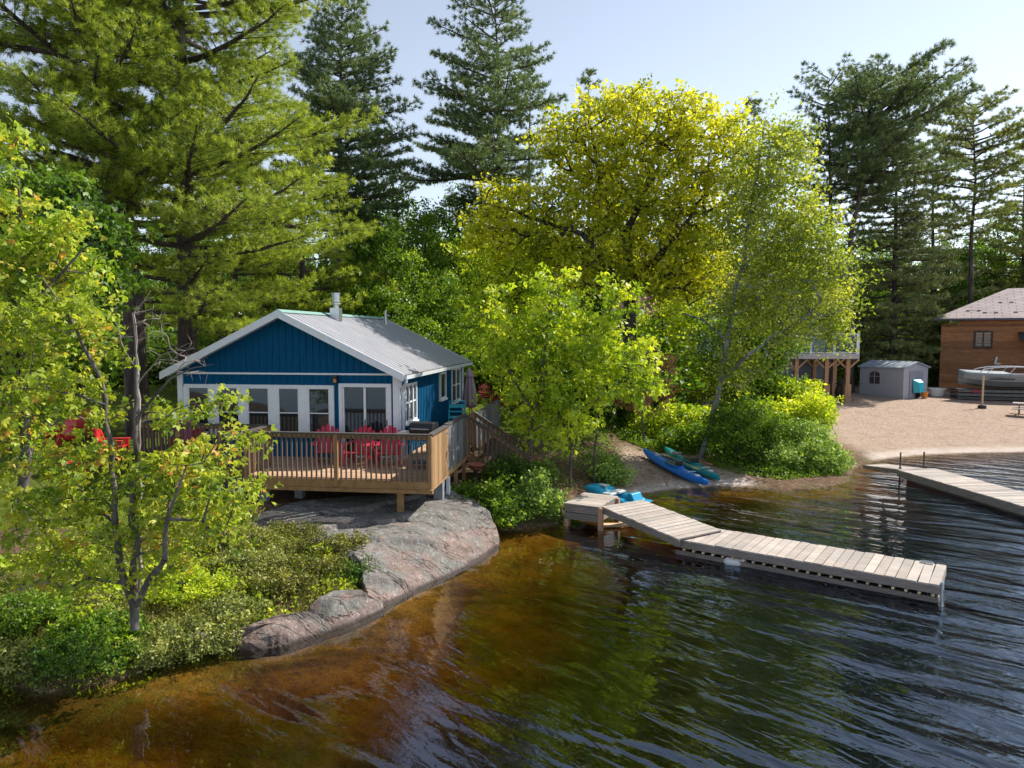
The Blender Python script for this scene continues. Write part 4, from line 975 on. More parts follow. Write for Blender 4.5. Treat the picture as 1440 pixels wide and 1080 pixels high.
# cedar house at right
cx0, cy0 = 31.0, 51.5; cz = hz(cx0+3, cy0)
ced = thing('cedar_house', 'brown cedar-sided building with a shingled hip roof at the right edge', 'house', (cx0, cy0, cz), -R(31)); wz = 6.35-cz
b = MB(); b.box((8, 5.5, wz/2-.2), (16, 11, wz+.4)); 
n = int(wz/.2)
for i in range(n):
    z = i*.2
    b.prism([(0, z), (-.05, z+.004), (-.006, z+.2), (0, z+.2)], 0, 16, 0)
b.build('wall', M['cedar'], ced)
b = MB(); o_ = .55; pk = 2.3; hx = 4.2
V = [(-o_, -o_, wz-.05), (16+o_, -o_, wz-.05), (16+o_, 11+o_, wz-.05), (-o_, 11+o_, wz-.05), (hx, 5.5, wz+pk), (11, 5.5, wz+pk)]
b.add(V, [(0, 1, 5, 4), (1, 2, 5), (2, 3, 4, 5), (3, 0, 4), (0, 3, 2, 1)]); rfc = b.build('roof', M['shingles'], ced)
b = MB(); b.box((8, -o_-.01, wz-.10), (16+2*o_, .12, .14)); b.box((-o_-.01, 5.5, wz-.10), (.12, 11+2*o_, .14)); b.build('gutter', plain('dark_gutter', (.07, .07, .10), .4), rfc)
b = MB()
for xx, yy in ((1.6, .9), (2.6, .5), (4.4, .5), (6.1, .9), (3.6, 2.5), (5.2, 2.5)):
    zz = wz+pk*(yy+o_)/(5.5+o_)
    for k in range(3): MB().box((xx+k*.33, yy+(k % 2)*.15, zz+.0), (.24, .05, .05)).build('snow_guard', M['black_metal'], rfc)
f = MB(); wx = 2.0
for a_, c_, e_, g_ in ((wx, wx+1.1, 3.08, 3.2), (wx, wx+1.1, 4.2, 4.3), (wx, wx+.1, 3.2, 4.2), (wx+1.0, wx+1.1, 3.2, 4.2), (wx+.51, wx+.59, 3.2, 4.2)): f.box(((a_+c_)/2, -.06, (e_+g_)/2), (c_-a_, .08, g_-e_))
fo = f.build('window', M['bark_dark'], ced); g = MB(); g.box((wx+.55, -.02, 3.7), (.98, .03, 1.05)); g.build('pane', M['glass'], fo)
b = MB(); b.prism([(-1.3, 3.72), (-.02, 4.25), (-.02, 4.12), (-1.3, 3.60)], 4.55, 10, 0); b.build('porch_roof', M['bark_dark'], ced)
b = MB(); b.box((3.35, -.07, 2.25), (.12, .10, .5), None, Matrix.Rotation(.2, 3, 'Y')); b.box((3.47, -.07, 2.03), (.3, .10, .1)); b.build('hook', M['white_plastic'], ced)
# shed
sp_ = gp(1272, 556, 1.15); an = R(30)
shd = thing('garden_shed', 'small grey plastic shed with an arched window and double doors, beside the sand', 'shed', (25.6, 46.4, hz(25.6, 46.4)-.05), an)
b = MB(); Ws, Ds, Hs = 2.75, 3.1, 2.05
b.prism([(0, 0), (Ws, 0), (Ws, Hs), (Ws/2, Hs+.32), (0, Hs)], 0, Ds)
for z in np.arange(.2, Hs, .2): b.box((-.006, Ds/2, z), (.012, Ds-.02, .018))
b.build('wall', M['shed_panel'], shd)
for s in (0, 1):
    pass
b = MB(); P = [(-.12, Hs-.02), (Ws/2, Hs+.36), (Ws+.12, Hs-.02), (Ws+.12, Hs+.06), (Ws/2, Hs+.44), (-.12, Hs+.06)]; b.prism(P, -.12, Ds+.12)
for i in range(7): y_ = .1+i*.48; b.bar((-.12, y_, Hs+.07), (Ws/2, y_, Hs+.45), .04, .04); b.bar((Ws+.12, y_, Hs+.07), (Ws/2, y_, Hs+.45), .04, .04)
b.build('roof', M['shed_roof'], shd)
for k, x_ in enumerate((.63, 1.38)):
    b = MB(); b.box((x_+.365, -.03, .95), (.72, .04, 1.8)); d_ = b.build('door', M['shed_door'], shd); b = MB(); b.box((1.38+(-.06 if k == 0 else .06), -.07, .9), (.05, .05, .25)); b.build('handle', M['black_metal'], d_)
b = MB(); pts = [(-.36, 0), (.36, 0)]+[(.36*math.cos(a_), .62+.22*math.sin(a_)) for a_ in np.linspace(0, math.pi, 9)]
b.prism([(y_+2.0, z_+.95) for y_, z_ in pts], -.03, -.0, 0); wd = b.build('window', plain('shed_window', (.07, .05, .06), .3), shd); b = MB(); b.box((-.04, 2.0, 1.35), (.02, .03, .8)); b.box((-.04, 2.0, 1.45), (.02, .7, .03)); b.build('muntin', M['shed_panel'], wd)
# things by the shed
def place(px, py, z=1.1):
    q = gp(px, py, z)
    for _ in range(6): q = gp(px, py, hz(q.x, q.y))
    return q
q = place(1291, 560); t = thing('wheelbarrow', 'turquoise wheelbarrow tipped up against the shed doors', 'wheelbarrow', (q.x, q.y+.1, q.z), R(30))
b = MB(); b.loft([[(-.45, 0, .35), (.45, 0, .35), (.45, .1, 1.25), (-.45, .1, 1.25)], [(-.25, -.32, .40), (.25, -.32, .40), (.25, -.25, 1.05), (-.25, -.25, 1.05)]]); b.build('tray', M['turquoise'], t, bevel=.02)
b = MB(); [MB().tube([(s_*.3, .05, .3), (s_*.42, .25, 1.65)], .025, 6).build('handle', M['black_metal'], t) for s_ in (-1, 1)]; b = MB(); b.disc((0, 0, .2), .2, .09, 16, 'x'); b.build('wheel', M['black_metal'], t)
def bucket(px, py, label, m, r=.3, h=.45, name='bucket'):
    q = place(px, py); b = MB(); b.loft([[(r_*math.cos(a), r_*math.sin(a), z_) for a in np.linspace(0, 6.283, 20, endpoint=False)] for r_, z_ in ((r*.7, 0), (r, h), (r*1.08, h), (r*1.08, h+.03), (r*.95, h+.03), (r*.68, .05))]); o = b.build(name, m, None, smooth=False); o.location = q; tag(o, label, 'tub')
bucket(1279, 558, 'white tub standing left of the turquoise wheelbarrow by the shed', M['white_plastic'], .5, .42, 'tub')
bucket(1317, 557, 'large white tub at the right corner of the shed', M['white_plastic'], .55, .5, 'tub')
bucket(1300, 560, 'small orange pail between the wheelbarrow and the shed doors', M['orange_plastic'], .22, .4, 'pail')
# boat on a stack of dock sections
q = place(1345, 562); t = thing('stacked_dock_sections', 'pile of grey wooden dock sections under the aluminium boat', 'timber pile', (q.x, q.y, hz(q.x, q.y)-.02), -R(16))
b = MB()
for lv in range(3):
    z = .12+lv*.24
    for yy in np.arange(0, 1.7, .2): b.box((2.2+rng.uniform(-.1, .1), yy, z+.09), (4.3, .17, .035))
    for yy in (0, 1.6): b.box((2.2, yy-.01, z), (4.25, .05, .13))
b.build('planks', M['grey_wood'], t); b = MB(); b.box((1.1, -.06, .62), (.5, .05, .22)); b.build('reflector', plain('reflector', (.25, .02, .03), .4), t)
bt = thing('aluminium_boat', 'silver aluminium motorboat with an arched windshield frame, stored beside the cedar house', 'boat', (q.x+3.0, q.y-.35, hz(q.x, q.y)+.78), -R(16))
rings = []
Lb = 5.6
for i in range(25):
    s = i/24; x_ = -Lb/2+s*Lb; w = .98*min(1, (s*1.9)**.55+.05) if s < .6 else .98-.06*(s-.6); top = .92+.12*(1-s)**2; keel = .45*max(0, .35-s)**1.2*2.2
    rings.append([(x_, -w, top), (x_, -w*1.02, top-.12), (x_, -w*.93, top*.5+keel*.5), (x_, -w*.6, .13+keel), (x_, 0, keel), (x_, w*.6, .13+keel), (x_, w*.93, top*.5+keel*.5), (x_, w*1.02, top-.12), (x_, w, top), (x_, w*.5, top+.10*(s < .5)), (x_, 0, top+.14*(s < .5)), (x_, -w*.5, top+.10*(s < .5))])
b = MB(); b.loft(rings); b.build('hull', M['aluminium'], bt, smooth=False)
b = MB(); ar = [(-1.75+2.0*(1+math.cos(a_)), -.75, .98+.42*math.sin(a_)**.7 if math.sin(a_) > 0 else .98) for a_ in np.linspace(math.pi, 0, 15)]
for sy in (-.75, .75):
    b.tube([(p_[0], sy*(1-.2*math.sin(math.pi*k_/14)), p_[2]) for k_, p_ in enumerate(ar)], .03, 6)
    for k_ in (4, 7, 10): p_ = ar[k_]; b.tube([(p_[0]-.35, sy*.95, 1.0), (p_[0], sy*(1-.2*math.sin(math.pi*k_/14)), p_[2])], .022, 6)
b.build('windshield_frame', M['white_metal'], bt)
b = MB(); b.box((1.0, 0, .93), (1.8, 1.6, .03)); b.build('seat', plain('maroon', (.12, .04, .05), .6), bt); b = MB(); b.box((-.6, -.97, .62), (1.4, .04, .07)); b.build('stripe', M['black_metal'], bt)
q = place(1381, 574); t = thing('net_post', 'pale upright post on a round foot in front of the boat', 'post', q, 0); b = MB(); b.tube([(0, 0, 0), (0, 0, 1.95)], .055, 10); b.build('pole', M['light_bit'], t); b = MB(); b.tube([(0, 0, 0), (0, 0, .18), (0, 0, .2)], [.24, .22, .05], 16); b.build('base', M['black_metal'], t)
# picnic table
q = place(1418, 587); t = thing('picnic_table', 'weathered picnic table with benches at the right edge of the sand', 'picnic table', (q.x+1.9, q.y+.3, q.z-.02), -R(38))
b = MB(); [b.box((0, yy, .74), (2.4, .14, .04)) for yy in (-.31, -.155, 0, .155, .31)]; b.build('table_top', M['old_dock'], t)
for s in (-1, 1):
    b = MB(); [b.box((0, s*(.62+k), .45), (2.4, .13, .04)) for k in (0, .14)]; b.build('bench', M['old_dock'], t)
    b = MB(); [b.bar((s*.9, sy*.25, .72), (s*.9, sy*.7, 0), .04, .09) for sy in (-1, 1)]; b.box((s*.9, 0, .40), (.04, 1.5, .09)); b.box((s*.9, 0, .69), (.04, .7, .09)); b.build('leg', M['old_beam'], t)

# house with raised glass-railed deck, mostly behind the birch
wh = thing('lake_house', 'blue-grey two-storey house with brown gable roof behind the birch tree', 'house', (13.0, 48.6, hz(14, 48)-.2), -R(3)); g0 = wh.location.z
def Z(z): return z-g0
b = MB(); b.prism([(0, 0), (8.2, 0), (8.2, Z(8.2)), (4.1, Z(10.0)), (0, Z(8.2))], 0, 10); 
b.prism([(-5.4, 0), (-.01, 0), (-.01, Z(6.6)), (-5.4, Z(6.6))], 1.5, 9.0); b.build('wall', M['blue_grey'], wh)
b = MB(); 
for s, P in ((1, [(4.1, Z(10.05)), (8.8, Z(8.0)), (8.8, Z(8.2)), (4.1, Z(10.25))]), (-1, [(4.1, Z(10.05)), (-.6, Z(8.0)), (-.6, Z(8.2)), (4.1, Z(10.25))])): b.prism(P, -.5, 10.4)
b.add([(-6.0, 1.0, Z(6.55)), (-.02, 1.0, Z(6.55)), (-.02, 5.2, Z(8.8)), (-6.0, 5.2, Z(8.8)), (-6.0, 9.4, Z(6.55)), (-.02, 9.4, Z(6.55)), (-6.0, 5.2, Z(6.5)), (-.02, 5.2, Z(6.5))], [(0, 1, 2, 3), (3, 2, 5, 4), (0, 3, 4, 6), (1, 7, 5, 2), (0, 6, 7, 1), (6, 4, 5, 7)])
b.build('roof', M['brown_roof'], wh)
for (x0_, x1_, z0_, z1_, mu) in ((.5, 3.0, 3.85, 6.3, (1.7,)), (3.6, 7.3, 3.75, 6.3, (4.8, 6.0)), (.8, 2.2, 1.5, 2.9, ()), (3.0, 4.0, .95, 3.0, ()), (5.0, 6.4, .95, 3.0, (5.7,))):
    window(wh, x0_, x1_, Z(z0_), Z(z1_), 'f', mu, 0, .10, th=.09)
window(wh, -4.6, -2.8, Z(3.9), Z(5.2), 'f', (), 0, .10, th=.09)
b = MB(); b.disc((4.3, -.05, Z(9.02)), .34, .08, 10, 'y'); v_ = b.build('gable_vent', M['white_trim'], wh)
dk = thing('raised_deck', 'raised white deck with glass railing on wooden posts, right of the birch', 'deck', (11.5, 45.0, hz(15, 45)), -R(1)); g0 = dk.location.z; DW = 10.4
b = MB(); b.box((DW/2, 1.8, Z(3.80)), (DW, 3.6, .30)); b.build('platform', plain('vinyl_fascia', (.42, .38, .42), .6, 0, .08), dk)
b = MB(); b.box((DW/2, .06, Z(5.22)), (DW, .09, .07)); b.box((DW/2, .06, Z(4.04)), (DW, .05, .05)); b.box((DW-.05, 1.8, Z(5.22)), (.08, 3.5, .06)); b.box((DW-.05, 1.8, Z(4.04)), (.05, 3.5, .05)); b.build('handrail', M['white_trim'], dk)
for x_ in list(np.arange(.1, DW, 1.45))+[DW-.06]:
    b = MB(); b.box((x_, .06, Z(4.58)), (.09, .09, 1.28)); b.build('rail_post', M['white_trim'], dk)
b = MB(); b.box((DW-.05, 3.5, Z(4.58)), (.09, .09, 1.28)); b.build('rail_post', M['white_trim'], dk)
m = NM('clear_glass'); m.n.remove(m.b); g1_ = m.N('BsdfTransparent', {'Color': (.80, .85, .86, 1)}); g2_ = m.N('BsdfGlossy', {'Color': (.9, .95, 1, 1), 'Roughness': .03}); fx = m.N('Fresnel', {'IOR': 1.5}); mx_ = m.N('MixShader', {0: fx.outputs[0]}); m.l.new(g1_.outputs[0], mx_.inputs[1]); m.l.new(g2_.outputs[0], mx_.inputs[2]); m.l.new(mx_.outputs[0], m.out.inputs[0])
b = MB(); b.box((DW/2, .06, Z(4.62)), (DW-.2, .012, 1.1)); b.build('glass_panel', m.m, dk)
for x_, y_ in ((.3, .4), (3.4, .4), (6.6, .4), (8.55, .5), (8.75, 2.9), (9.9, .5), (10.1, 2.9)):
    b = MB(); b.box((x_, y_, (Z(3.66)-.1)/2), (.24, .24, Z(3.66)+.1)); b.box((x_, y_, .5), (.38, .38, 1.2)); pz = b.build('post', M['post_wood'], dk)
    b = MB(); b.bar((x_, y_, Z(2.95)), (x_+.7, y_, Z(3.6)), .1, .1); b.bar((x_, y_, Z(2.95)), (x_-.7, y_, Z(3.6)), .1, .1); b.build('brace', M['post_wood'], pz)
q = place(1183, 562); t = thing('urn', 'dark round urn between the wooden posts of the raised deck', 'urn', (q.x, q.y, q.z)); b = MB(); b.loft([[(r_*math.cos(a), r_*math.sin(a), z_) for a in np.linspace(0, 6.283, 20, endpoint=False)] for r_, z_ in ((.22, 0), (.35, .15), (.42, .5), (.35, .85), (.28, .95), (.4, 1.05))]); b.build('body', M['bark_dark'], t, smooth=True); b = MB(); b.tube([(0, 0, 1.05), (0, 0, 1.35)], [.38, .05], 16); b.build('lid', M['bark_dark'], t)
q = place(1132, 570); b = MB(); b.box((0, 0, .55), (.75, .7, 1.1)); b.box((0, -.03, 1.13), (.85, .8, .08)); b.box((-.25, .3, .12), (.12, .2, .24)); o = b.build('wheelie_bin', M['green_plastic'], None, bevel=.03); o.location = q; tag(o, 'dark green bin standing left of the wooden deck posts', 'bin')
for px_, py_, m_, lb in ((1021, 556, 'turquoise', 'small turquoise kayak end poking out of the shrubs under the birch'), (1041, 560, 'kayak_teal', 'teal canoe lying in the shrubs right of the birch trunk')):
    q = place(px_, py_, .8); b = MB(); rg = []
    for i in range(13):
        s = -1+i/6; w = .28*(1-abs(s)**2.4)**.7+.01; rg.append([(s*1.1, w*math.cos(a_), .25+.15*math.sin(a_)+.1*abs(s)**3) for a_ in np.linspace(0, 6.283, 12, endpoint=False)])
    b.loft(rg); o = b.build('canoe', M[m_], None, smooth=True); o.location = (q.x, q.y, q.z+.35); o.rotation_euler = (0, -.1, -.2); tag(o, lb, 'canoe')

# ---------------------------------------------------------------- trees
def tz(px, D):            # ground under a pixel column at depth D
    x_ = (px-720)/1000*D; return x_, D, hz(x_, D)
def ptrunk(pts, D, zoff=-.2):
    """first point sits on the ground under its column; the rest are pixel points at depth D"""
    x_, y_, z_ = tz(pts[0][0], D); return [(x_, y_, z_+zoff)]+[tuple(at(p[0], p[1], D+(p[2] if len(p) > 2 else 0))) for p in pts[1:]]
G = 'tall white pines around the cottages'
lopp = lambda h: (1-h)**.45*min(1, .75+h*1.2)
PW = dict(K=26, needle=.20, nw=.011, tuft=.15, seedtwig=.20)
pine('pine_tree', 'huge bright pine with long feathery branches right behind the cottage', ptrunk([(262, 0), (262, 380), (258, 150), (250, 0), (246, -440)], 27), .40, 5.4, 29.0, 7.2, M['pine_bright'], nb=165, shape=lambda h: (1-h*.62)*min(1, .75+h*1.6), lift=.16, drop=.02, azbias=(-.3, .15), **PW)
pine('pine_tree', 'huge leaning pine at upper left with a thick bare trunk', ptrunk([(190, 0), (188, 430), (178, 340), (158, 240), (146, 180), (136, 100), (122, -10), (112, -360)], 25), .42, 9.6, 26.0, 6.6, M['pine_bright'], nb=110, shape=lambda h: (1-h*.6)*min(1, .7+h), lift=.2, azbias=(math.pi, .2), **PW)
pine('pine_tree', 'second thinner pine trunk standing just right of the leaning pine', ptrunk([(200, 0), (186, 330), (170, 210), (160, 120), (152, -60)], 29), .24, 9, 21, 6.0, M['pine_mid'], nb=56, lift=.2, shape=lambda h: (1-h*.8), **PW)
PM = dict(K=22, needle=.27, nw=.021, tuft=.20, seedtwig=.25)
pine('pine_tree', 'dark bushy pine behind the huge pine, right of it against the sky', ptrunk([(478, 0), (478, 250), (480, 30)], 44), .34, 12.0, 24.6, 5.0, M['pine_dark'], nb=140, shape=lambda h: min(1, .62+1.3*h)*(1-h)**.38, lift=.25, azbias=(0, .1), **PM)
pine('pine_tree', 'tallest pine in the middle, its top cut by the upper edge of the photo', ptrunk([(702, 0), (702, 220), (700, 80), (694, -22)], 48), .30, 14.5, 29.0, 6.2, M['pine_dark'], nb=92, shape=lambda h: (1-h)**.8*.95+.12, lift=.34, azbias=(math.pi, .18), **PM)
pine('pine_tree', 'slender pine trunk left of the tallest middle pine', ptrunk([(677, 0), (677, 250), (676, 145)], 49), .22, 12.0, 20.5, 4.2, M['pine_dark'], nb=26, lift=.2, shape=lambda h: .9-.4*h, **PM)
pine('pine_tree', 'shorter pine just right of the tallest middle pine', ptrunk([(742, 0), (744, 250), (746, 100)], 50), .22, 9, 24.0, 2.8, M['pine_dark'], nb=38, shape=lambda h: (1-h)**.6*.9+.1, lift=.45, **PM)
pine('pine_tree', 'pine tip showing above the yellow-green oak', ptrunk([(828, 0), (828, 250), (828, 102)], 55), .22, 12, 25.5, 3.2, M['pine_dark'], nb=34, lift=.4, **PM)
pine('pine_tree', 'pine tip showing behind the right side of the oak', ptrunk([(1062, 0), (1062, 300), (1060, 143)], 56), .22, 10, 23.4, 3.6, M['pine_dark'], nb=36, lift=.4, **PM)
pine('pine_tree', 'windswept tall pine with forked curved trunk leaning right', ptrunk([(1197, 0), (1196, 330), (1208, 280), (1212, 215), (1222, 150), (1246, 100)], 50), .30, 14.5, 22.6, 4.4, M['pine_dark'], nb=84, shape=lambda h: .45+.7*math.sin(math.pi*(h*.75+.1)), lift=.42, azbias=(0, .35), **PM)
pine('pine_tree', 'dark pine just left of the windswept pine, behind the birch', ptrunk([(1166, 0), (1168, 300), (1165, 115)], 52), .28, 9, 23.4, 4.0, M['pine_dark'], nb=60, shape=lambda h: .55+.5*math.sin(math.pi*h), lift=.35, **PM)
pine('pine_tree', 'broad dull grey-green conifer behind the garden shed', ptrunk([(1258, 0), (1258, 400), (1262, 190)], 54), .32, 2.6, 20.3, 4.6, M['pine_grey'], nb=140, shape=lambda h: (1-h)**.42*.95+.1, lift=.05, drop=-.08, **PM)
pine('pine_tree', 'pine at far right with open flat-topped crown and bare lower trunk', ptrunk([(1366, 0), (1366, 330), (1372, 260), (1368, 158)], 56), .26, 12.6, 22.7, 4.4, M['pine_mid'], nb=60, shape=lambda h: .5+.55*math.sin(math.pi*(h*.8)), lift=.45, **PM)
pine('pine_tree', 'dark pine at the far right edge behind the cedar house', ptrunk([(1440, 0), (1440, 300), (1442, 190)], 62), .26, 5, 21.8, 5.2, M['pine_mid'], nb=90, lift=.2, **PM)
pine('pine_tree', 'grey-green pine between the windswept pine and the flat-topped one', ptrunk([(1312, 0), (1312, 400), (1312, 200)], 60), .26, 5, 21.0, 4.8, M['pine_grey'], nb=64, lift=.2, **PM)
pine('pine_tree', 'pine behind the left end of the cottage, below the huge pine', ptrunk([(330, 0), (330, 300), (330, 235)], 36), .24, 3.4, 14.0, 5.6, M['pine_bright'], nb=54, lift=.15, **PM)
pine('pine_tree', 'pine behind the chimney, right of the huge pine', ptrunk([(425, 0), (425, 300), (432, 215)], 38), .24, 4.2, 15.0, 5.4, M['pine_bright'], nb=54, lift=.15, **PM)

# oak and companions
broadleaf('oak_tree', 'big yellow-green oak glowing in the sun at the centre', 31,
          [([(885, 560), (885, 470), (888, 400), (880, 330)], [.34, .30, .26, .2]), ([(888, 400), (935, 350, -1), (975, 300, -1)], [.2, .14, .07]), ([(880, 330), (855, 290, 1), (838, 230, 0), (832, 180)], [.17, .12, .08, .04]), ([(880, 330), (905, 270, -1), (930, 200), (940, 160)], [.16, .12, .07, .03]), ([(887, 420), (820, 330, -1), (760, 310), (700, 290)], [.18, .12, .08, .04])],
          [(860, 210, 95, 75), (950, 200, 85, 60), (790, 200, 45, 45), (1000, 240, 55, 70), (900, 280, 110, 60), (790, 290, 70, 45), (715, 280, 55, 28), (700, 330, 50, 35), (760, 330, 60, 40), (1035, 200, 30, 45), (980, 320, 65, 60), (880, 360, 110, 60), (800, 370, 60, 45), (960, 390, 70, 45), (900, 155, 90, 26)],
          680, 62, .17, M['oak_leaf'], M['bark_dark'], spread=.50, mind=.5, twigs=3, r_tip=.016, tone=.25, asp=.7)
broadleaf('broadleaf_tree', 'darker yellow-green tree at lower left of the oak, right of the cottage roof', 33,
          [([(720, 560), (722, 470), (726, 400)], [.2, .17, .10])], [(700, 400, 60, 60), (740, 370, 60, 50), (670, 350, 35, 30), (760, 420, 60, 60), (700, 470, 55, 45), (780, 480, 60, 40)],
          240, 90, .15, M['mid_leaf'], M['bark_dark'], spread=.5, mind=.5, tone=.2)
broadleaf('birch_tree', 'tall leaning birch with pale trunk and drooping light leaves, right of centre', 28,
          [([(985, 645), (1000, 600), (1012, 540), (1022, 480), (1032, 420), (1042, 380), (1056, 300), (1068, 220), (1075, 170)], [.13, .12, .11, .10, .09, .075, .06, .04, .02]), ([(1012, 540), (1050, 500, -1), (1090, 470, -1), (1140, 440, -1)], [.07, .055, .04, .02]), ([(1042, 380), (1090, 330), (1140, 300)], [.07, .05, .02]), ([(1022, 480), (990, 450, 1), (960, 440, 1)], [.07, .05, .03])],
          [(1075, 250, 55, 80), (1110, 210, 40, 40), (1050, 330, 60, 60), (1120, 330, 60, 60), (1160, 400, 50, 60), (1100, 420, 80, 60), (1170, 450, 35, 40), (1040, 430, 50, 40), (1040, 515, 45, 35), (1130, 330, 40, 50)],
          340, 100, .13, M['birch_leaf'], M['bark_birch'], spread=.5, mind=.42, twigs=3, r_tip=.010, flat=1.1, sag=-.02)
broadleaf('maple_sapling', 'bright green young maple at the water, between the stairs and the kayaks', 21.5,
          [([(745, 690), (747, 640), (752, 580), (765, 500), (775, 440), (782, 385)], [.07, .06, .055, .04, .03, .015]), ([(803, 692, .5), (803, 640, .5), (808, 560, .5), (830, 480, .5)], [.05, .045, .035, .02]), ([(835, 690, 1.5), (836, 640, 1.5), (845, 560, 1.5), (870, 480, 1)], [.045, .04, .03, .015]), ([(752, 580), (715, 520), (695, 470)], [.04, .03, .015])],
          [(780, 410, 35, 42), (740, 450, 55, 40), (720, 500, 55, 45), (790, 490, 70, 50), (850, 450, 45, 40), (880, 500, 50, 35), (760, 560, 75, 35), (830, 560, 70, 40), (905, 545, 40, 22), (700, 430, 30, 25), (870, 400, 25, 28), (780, 610, 60, 22)],
          215, 38, .135, M['mid_leaf'], M['bark_grey'], spread=.36, mind=.32, kind='m', r_tip=.008, droop=.5, up=.7, tone=.22)
broadleaf('understorey_tree', 'small leafy tree under the right side of the oak, before the blue-grey house', 36, [([(930, 600), (930, 520), (932, 450)], [.12, .10, .05])], [(925, 470, 50, 40), (950, 510, 50, 40), (890, 500, 45, 50), (960, 440, 40, 35), (1000, 540, 45, 30), (850, 520, 45, 40)], 230, 75, .16, M['mid_leaf'], M['bark_dark'], spread=.5, mind=.45)
broadleaf('understorey_tree', 'slim leafy tree in front of the left end of the raised white deck', 35, [([(1052, 600), (1050, 530), (1046, 470)], [.10, .08, .04])], [(1040, 470, 45, 35), (1075, 490, 40, 35), (1010, 490, 35, 35), (1060, 530, 50, 35), (1105, 480, 30, 22)], 170, 70, .15, M['forest_leaf'], M['bark_dark'], spread=.46, mind=.42)
# small trees and shrubs on the middle shore
broadleaf('pink_leaved_shrub', 'shrub with pinkish new leaves at the right of the bright maple sapling', 25, [([(905, 620), (903, 590), (905, 560)], [.04, .03, .02])], [(900, 560, 38, 16), (930, 552, 25, 12), (925, 510, 25, 12)], 34, 60, .13, M['pink_leaf'], M['bark_grey'], 'shrub', parts=('stems', 'leaves'), spread=.3, mind=.2, r_tip=.006)

# background wood: leafy trees filling the view behind the houses
bgl = [(545, 40, 300, .9), (600, 44, 285, 1.0), (560, 50, 245, 1.1), (645, 52, 270, 1.0), (505, 47, 270, .9), (380, 52, 300, 1.0), (90, 46, 330, 1.0), (20, 50, 310, 1.1), (760, 50, 300, 1.0), (960, 58, 290, 1.2), (1100, 60, 300, 1.2), (1330, 62, 330, 1.0), (1400, 66, 300, 1.1), (870, 60, 260, 1.2), (200, 52, 340, 1.0), (300, 56, 330, 1.1), (1215, 66, 330, 1.1), (1470, 60, 340, 1.0), (700, 60, 300, 1.1), (-40, 56, 330, 1.1)]
def fill_tree(name, label, mat, Hh, Rr, n, per, leaf, seed_blobs, bk='bark_dark', group=None):
    st = [([(0, 0, -.3), (0.1, 0, Hh*.35), (-.1, .1, Hh*.7), (0, 0, Hh*.93)], [.22, .18, .12, .04])]
    return broadleaf(name, label, 0, [([np.array(p) for p in s], r) for s, r in st], seed_blobs, n, per, leaf, mat, M[bk], world=True, spread=.62, mind=.62, r_tip=.02, group=group, twigs=2, step=.7)
GG = 'leafy trees of the wood behind the cottages'
fa = fill_tree('forest_tree', 'sunlit green broadleaf tree in the wood behind the cottage roof', M['forest_leaf'], 12, 4, 250, 85, .21, [((0, 0, 9.5), (2.4, 2.4, 2.6)), ((1.5, .5, 7), (2.6, 2.6, 2.2)), ((-1.6, -.4, 6), (2.6, 2.6, 2.2)), ((.2, -1, 3.6), (3, 3, 2.2)), ((0, 0, 12), (1.2, 1.2, 1.3))])
fb = fill_tree('forest_tree', 'darker green broadleaf tree in the wood behind the cottage roof', M['dark_leaf'], 12, 4, 250, 85, .21, [((.4, 0, 10), (2.2, 2.4, 3)), ((-1.5, .5, 7.4), (2.4, 2.6, 2.2)), ((1.8, -.4, 6), (2.4, 2.6, 2.2)), ((.2, -1, 3.2), (3.2, 3, 2.2))])
for f0 in (fa, fb): f0['group'] = GG
LB = 'broadleaf tree of the dense green wood filling the gaps behind the houses and pines'
fa['label'] = LB; fb['label'] = LB
for i, (px_, D_, top_, s_) in enumerate(bgl):
    x_, y_, z_ = tz(px_, D_); topz = CAM_H+(470-top_)/1000*D_; s_ = (topz-z_)/13.3; src = (fa, fb)[i % 2 if i not in (1, 2) else 0]
    if i == 0: fa.location = (x_, y_, z_-.2); fa.rotation_euler = (0, 0, 1); fa.scale = (s_,)*3; continue
    if i == 5: fb.location = (x_, y_, z_-.2); fb.rotation_euler = (0, 0, 1); fb.scale = (s_,)*3; continue
    dup(src, (x_, y_, z_-.2), i*1.7, LB, GG, s_)
# far fill of the wood: undergrowth rows so no ground horizon shows
for i in range(26):
    px_ = -60+i*62; D_ = 68+(i*37 % 5)*2.2; x_, y_, z_ = tz(px_, D_); dup((fa, fb)[i % 2], (x_, y_, z_-.3), i*2.1, LB, GG, .95+.25*((i*7) % 4)/4)
# low understorey behind the cottage and the lawns
low = fill_tree('understorey_bush', 'dense green bush of the understorey behind the lawns', M['forest_leaf'], 2.6, 2, 120, 80, .17, [((0, 0, 1.5), (2.4, 1.8, 1.3)), ((1.6, .3, 1.0), (1.6, 1.4, 1.0)), ((-1.7, 0, 1.2), (1.6, 1.4, 1.1))])
low['group'] = 'understorey bushes'
pos = [(700, 44), (560, 40), (610, 42), (640, 46), (470, 42), (380, 40), (300, 40), (120, 42), (60, 40), (0, 38), (200, 44), (790, 40), (850, 38), (920, 40), (830, 34), (900, 34), (1230, 56), (1150, 56), (1300, 58), (760, 44), (960, 42), (-40, 36), (250, 46), (520, 44)]
for i, (px_, D_) in enumerate(pos):
    x_, y_, z_ = tz(px_, D_)
    if i == 0: low.location = (x_, y_, z_-.2); low.scale = (1.3,)*3; continue
    dup(low, (x_, y_, z_-.2), i*1.3, 'dense green bush of the understorey behind the lawns', 'understorey bushes', .9+.5*((i*5) % 4)/4)

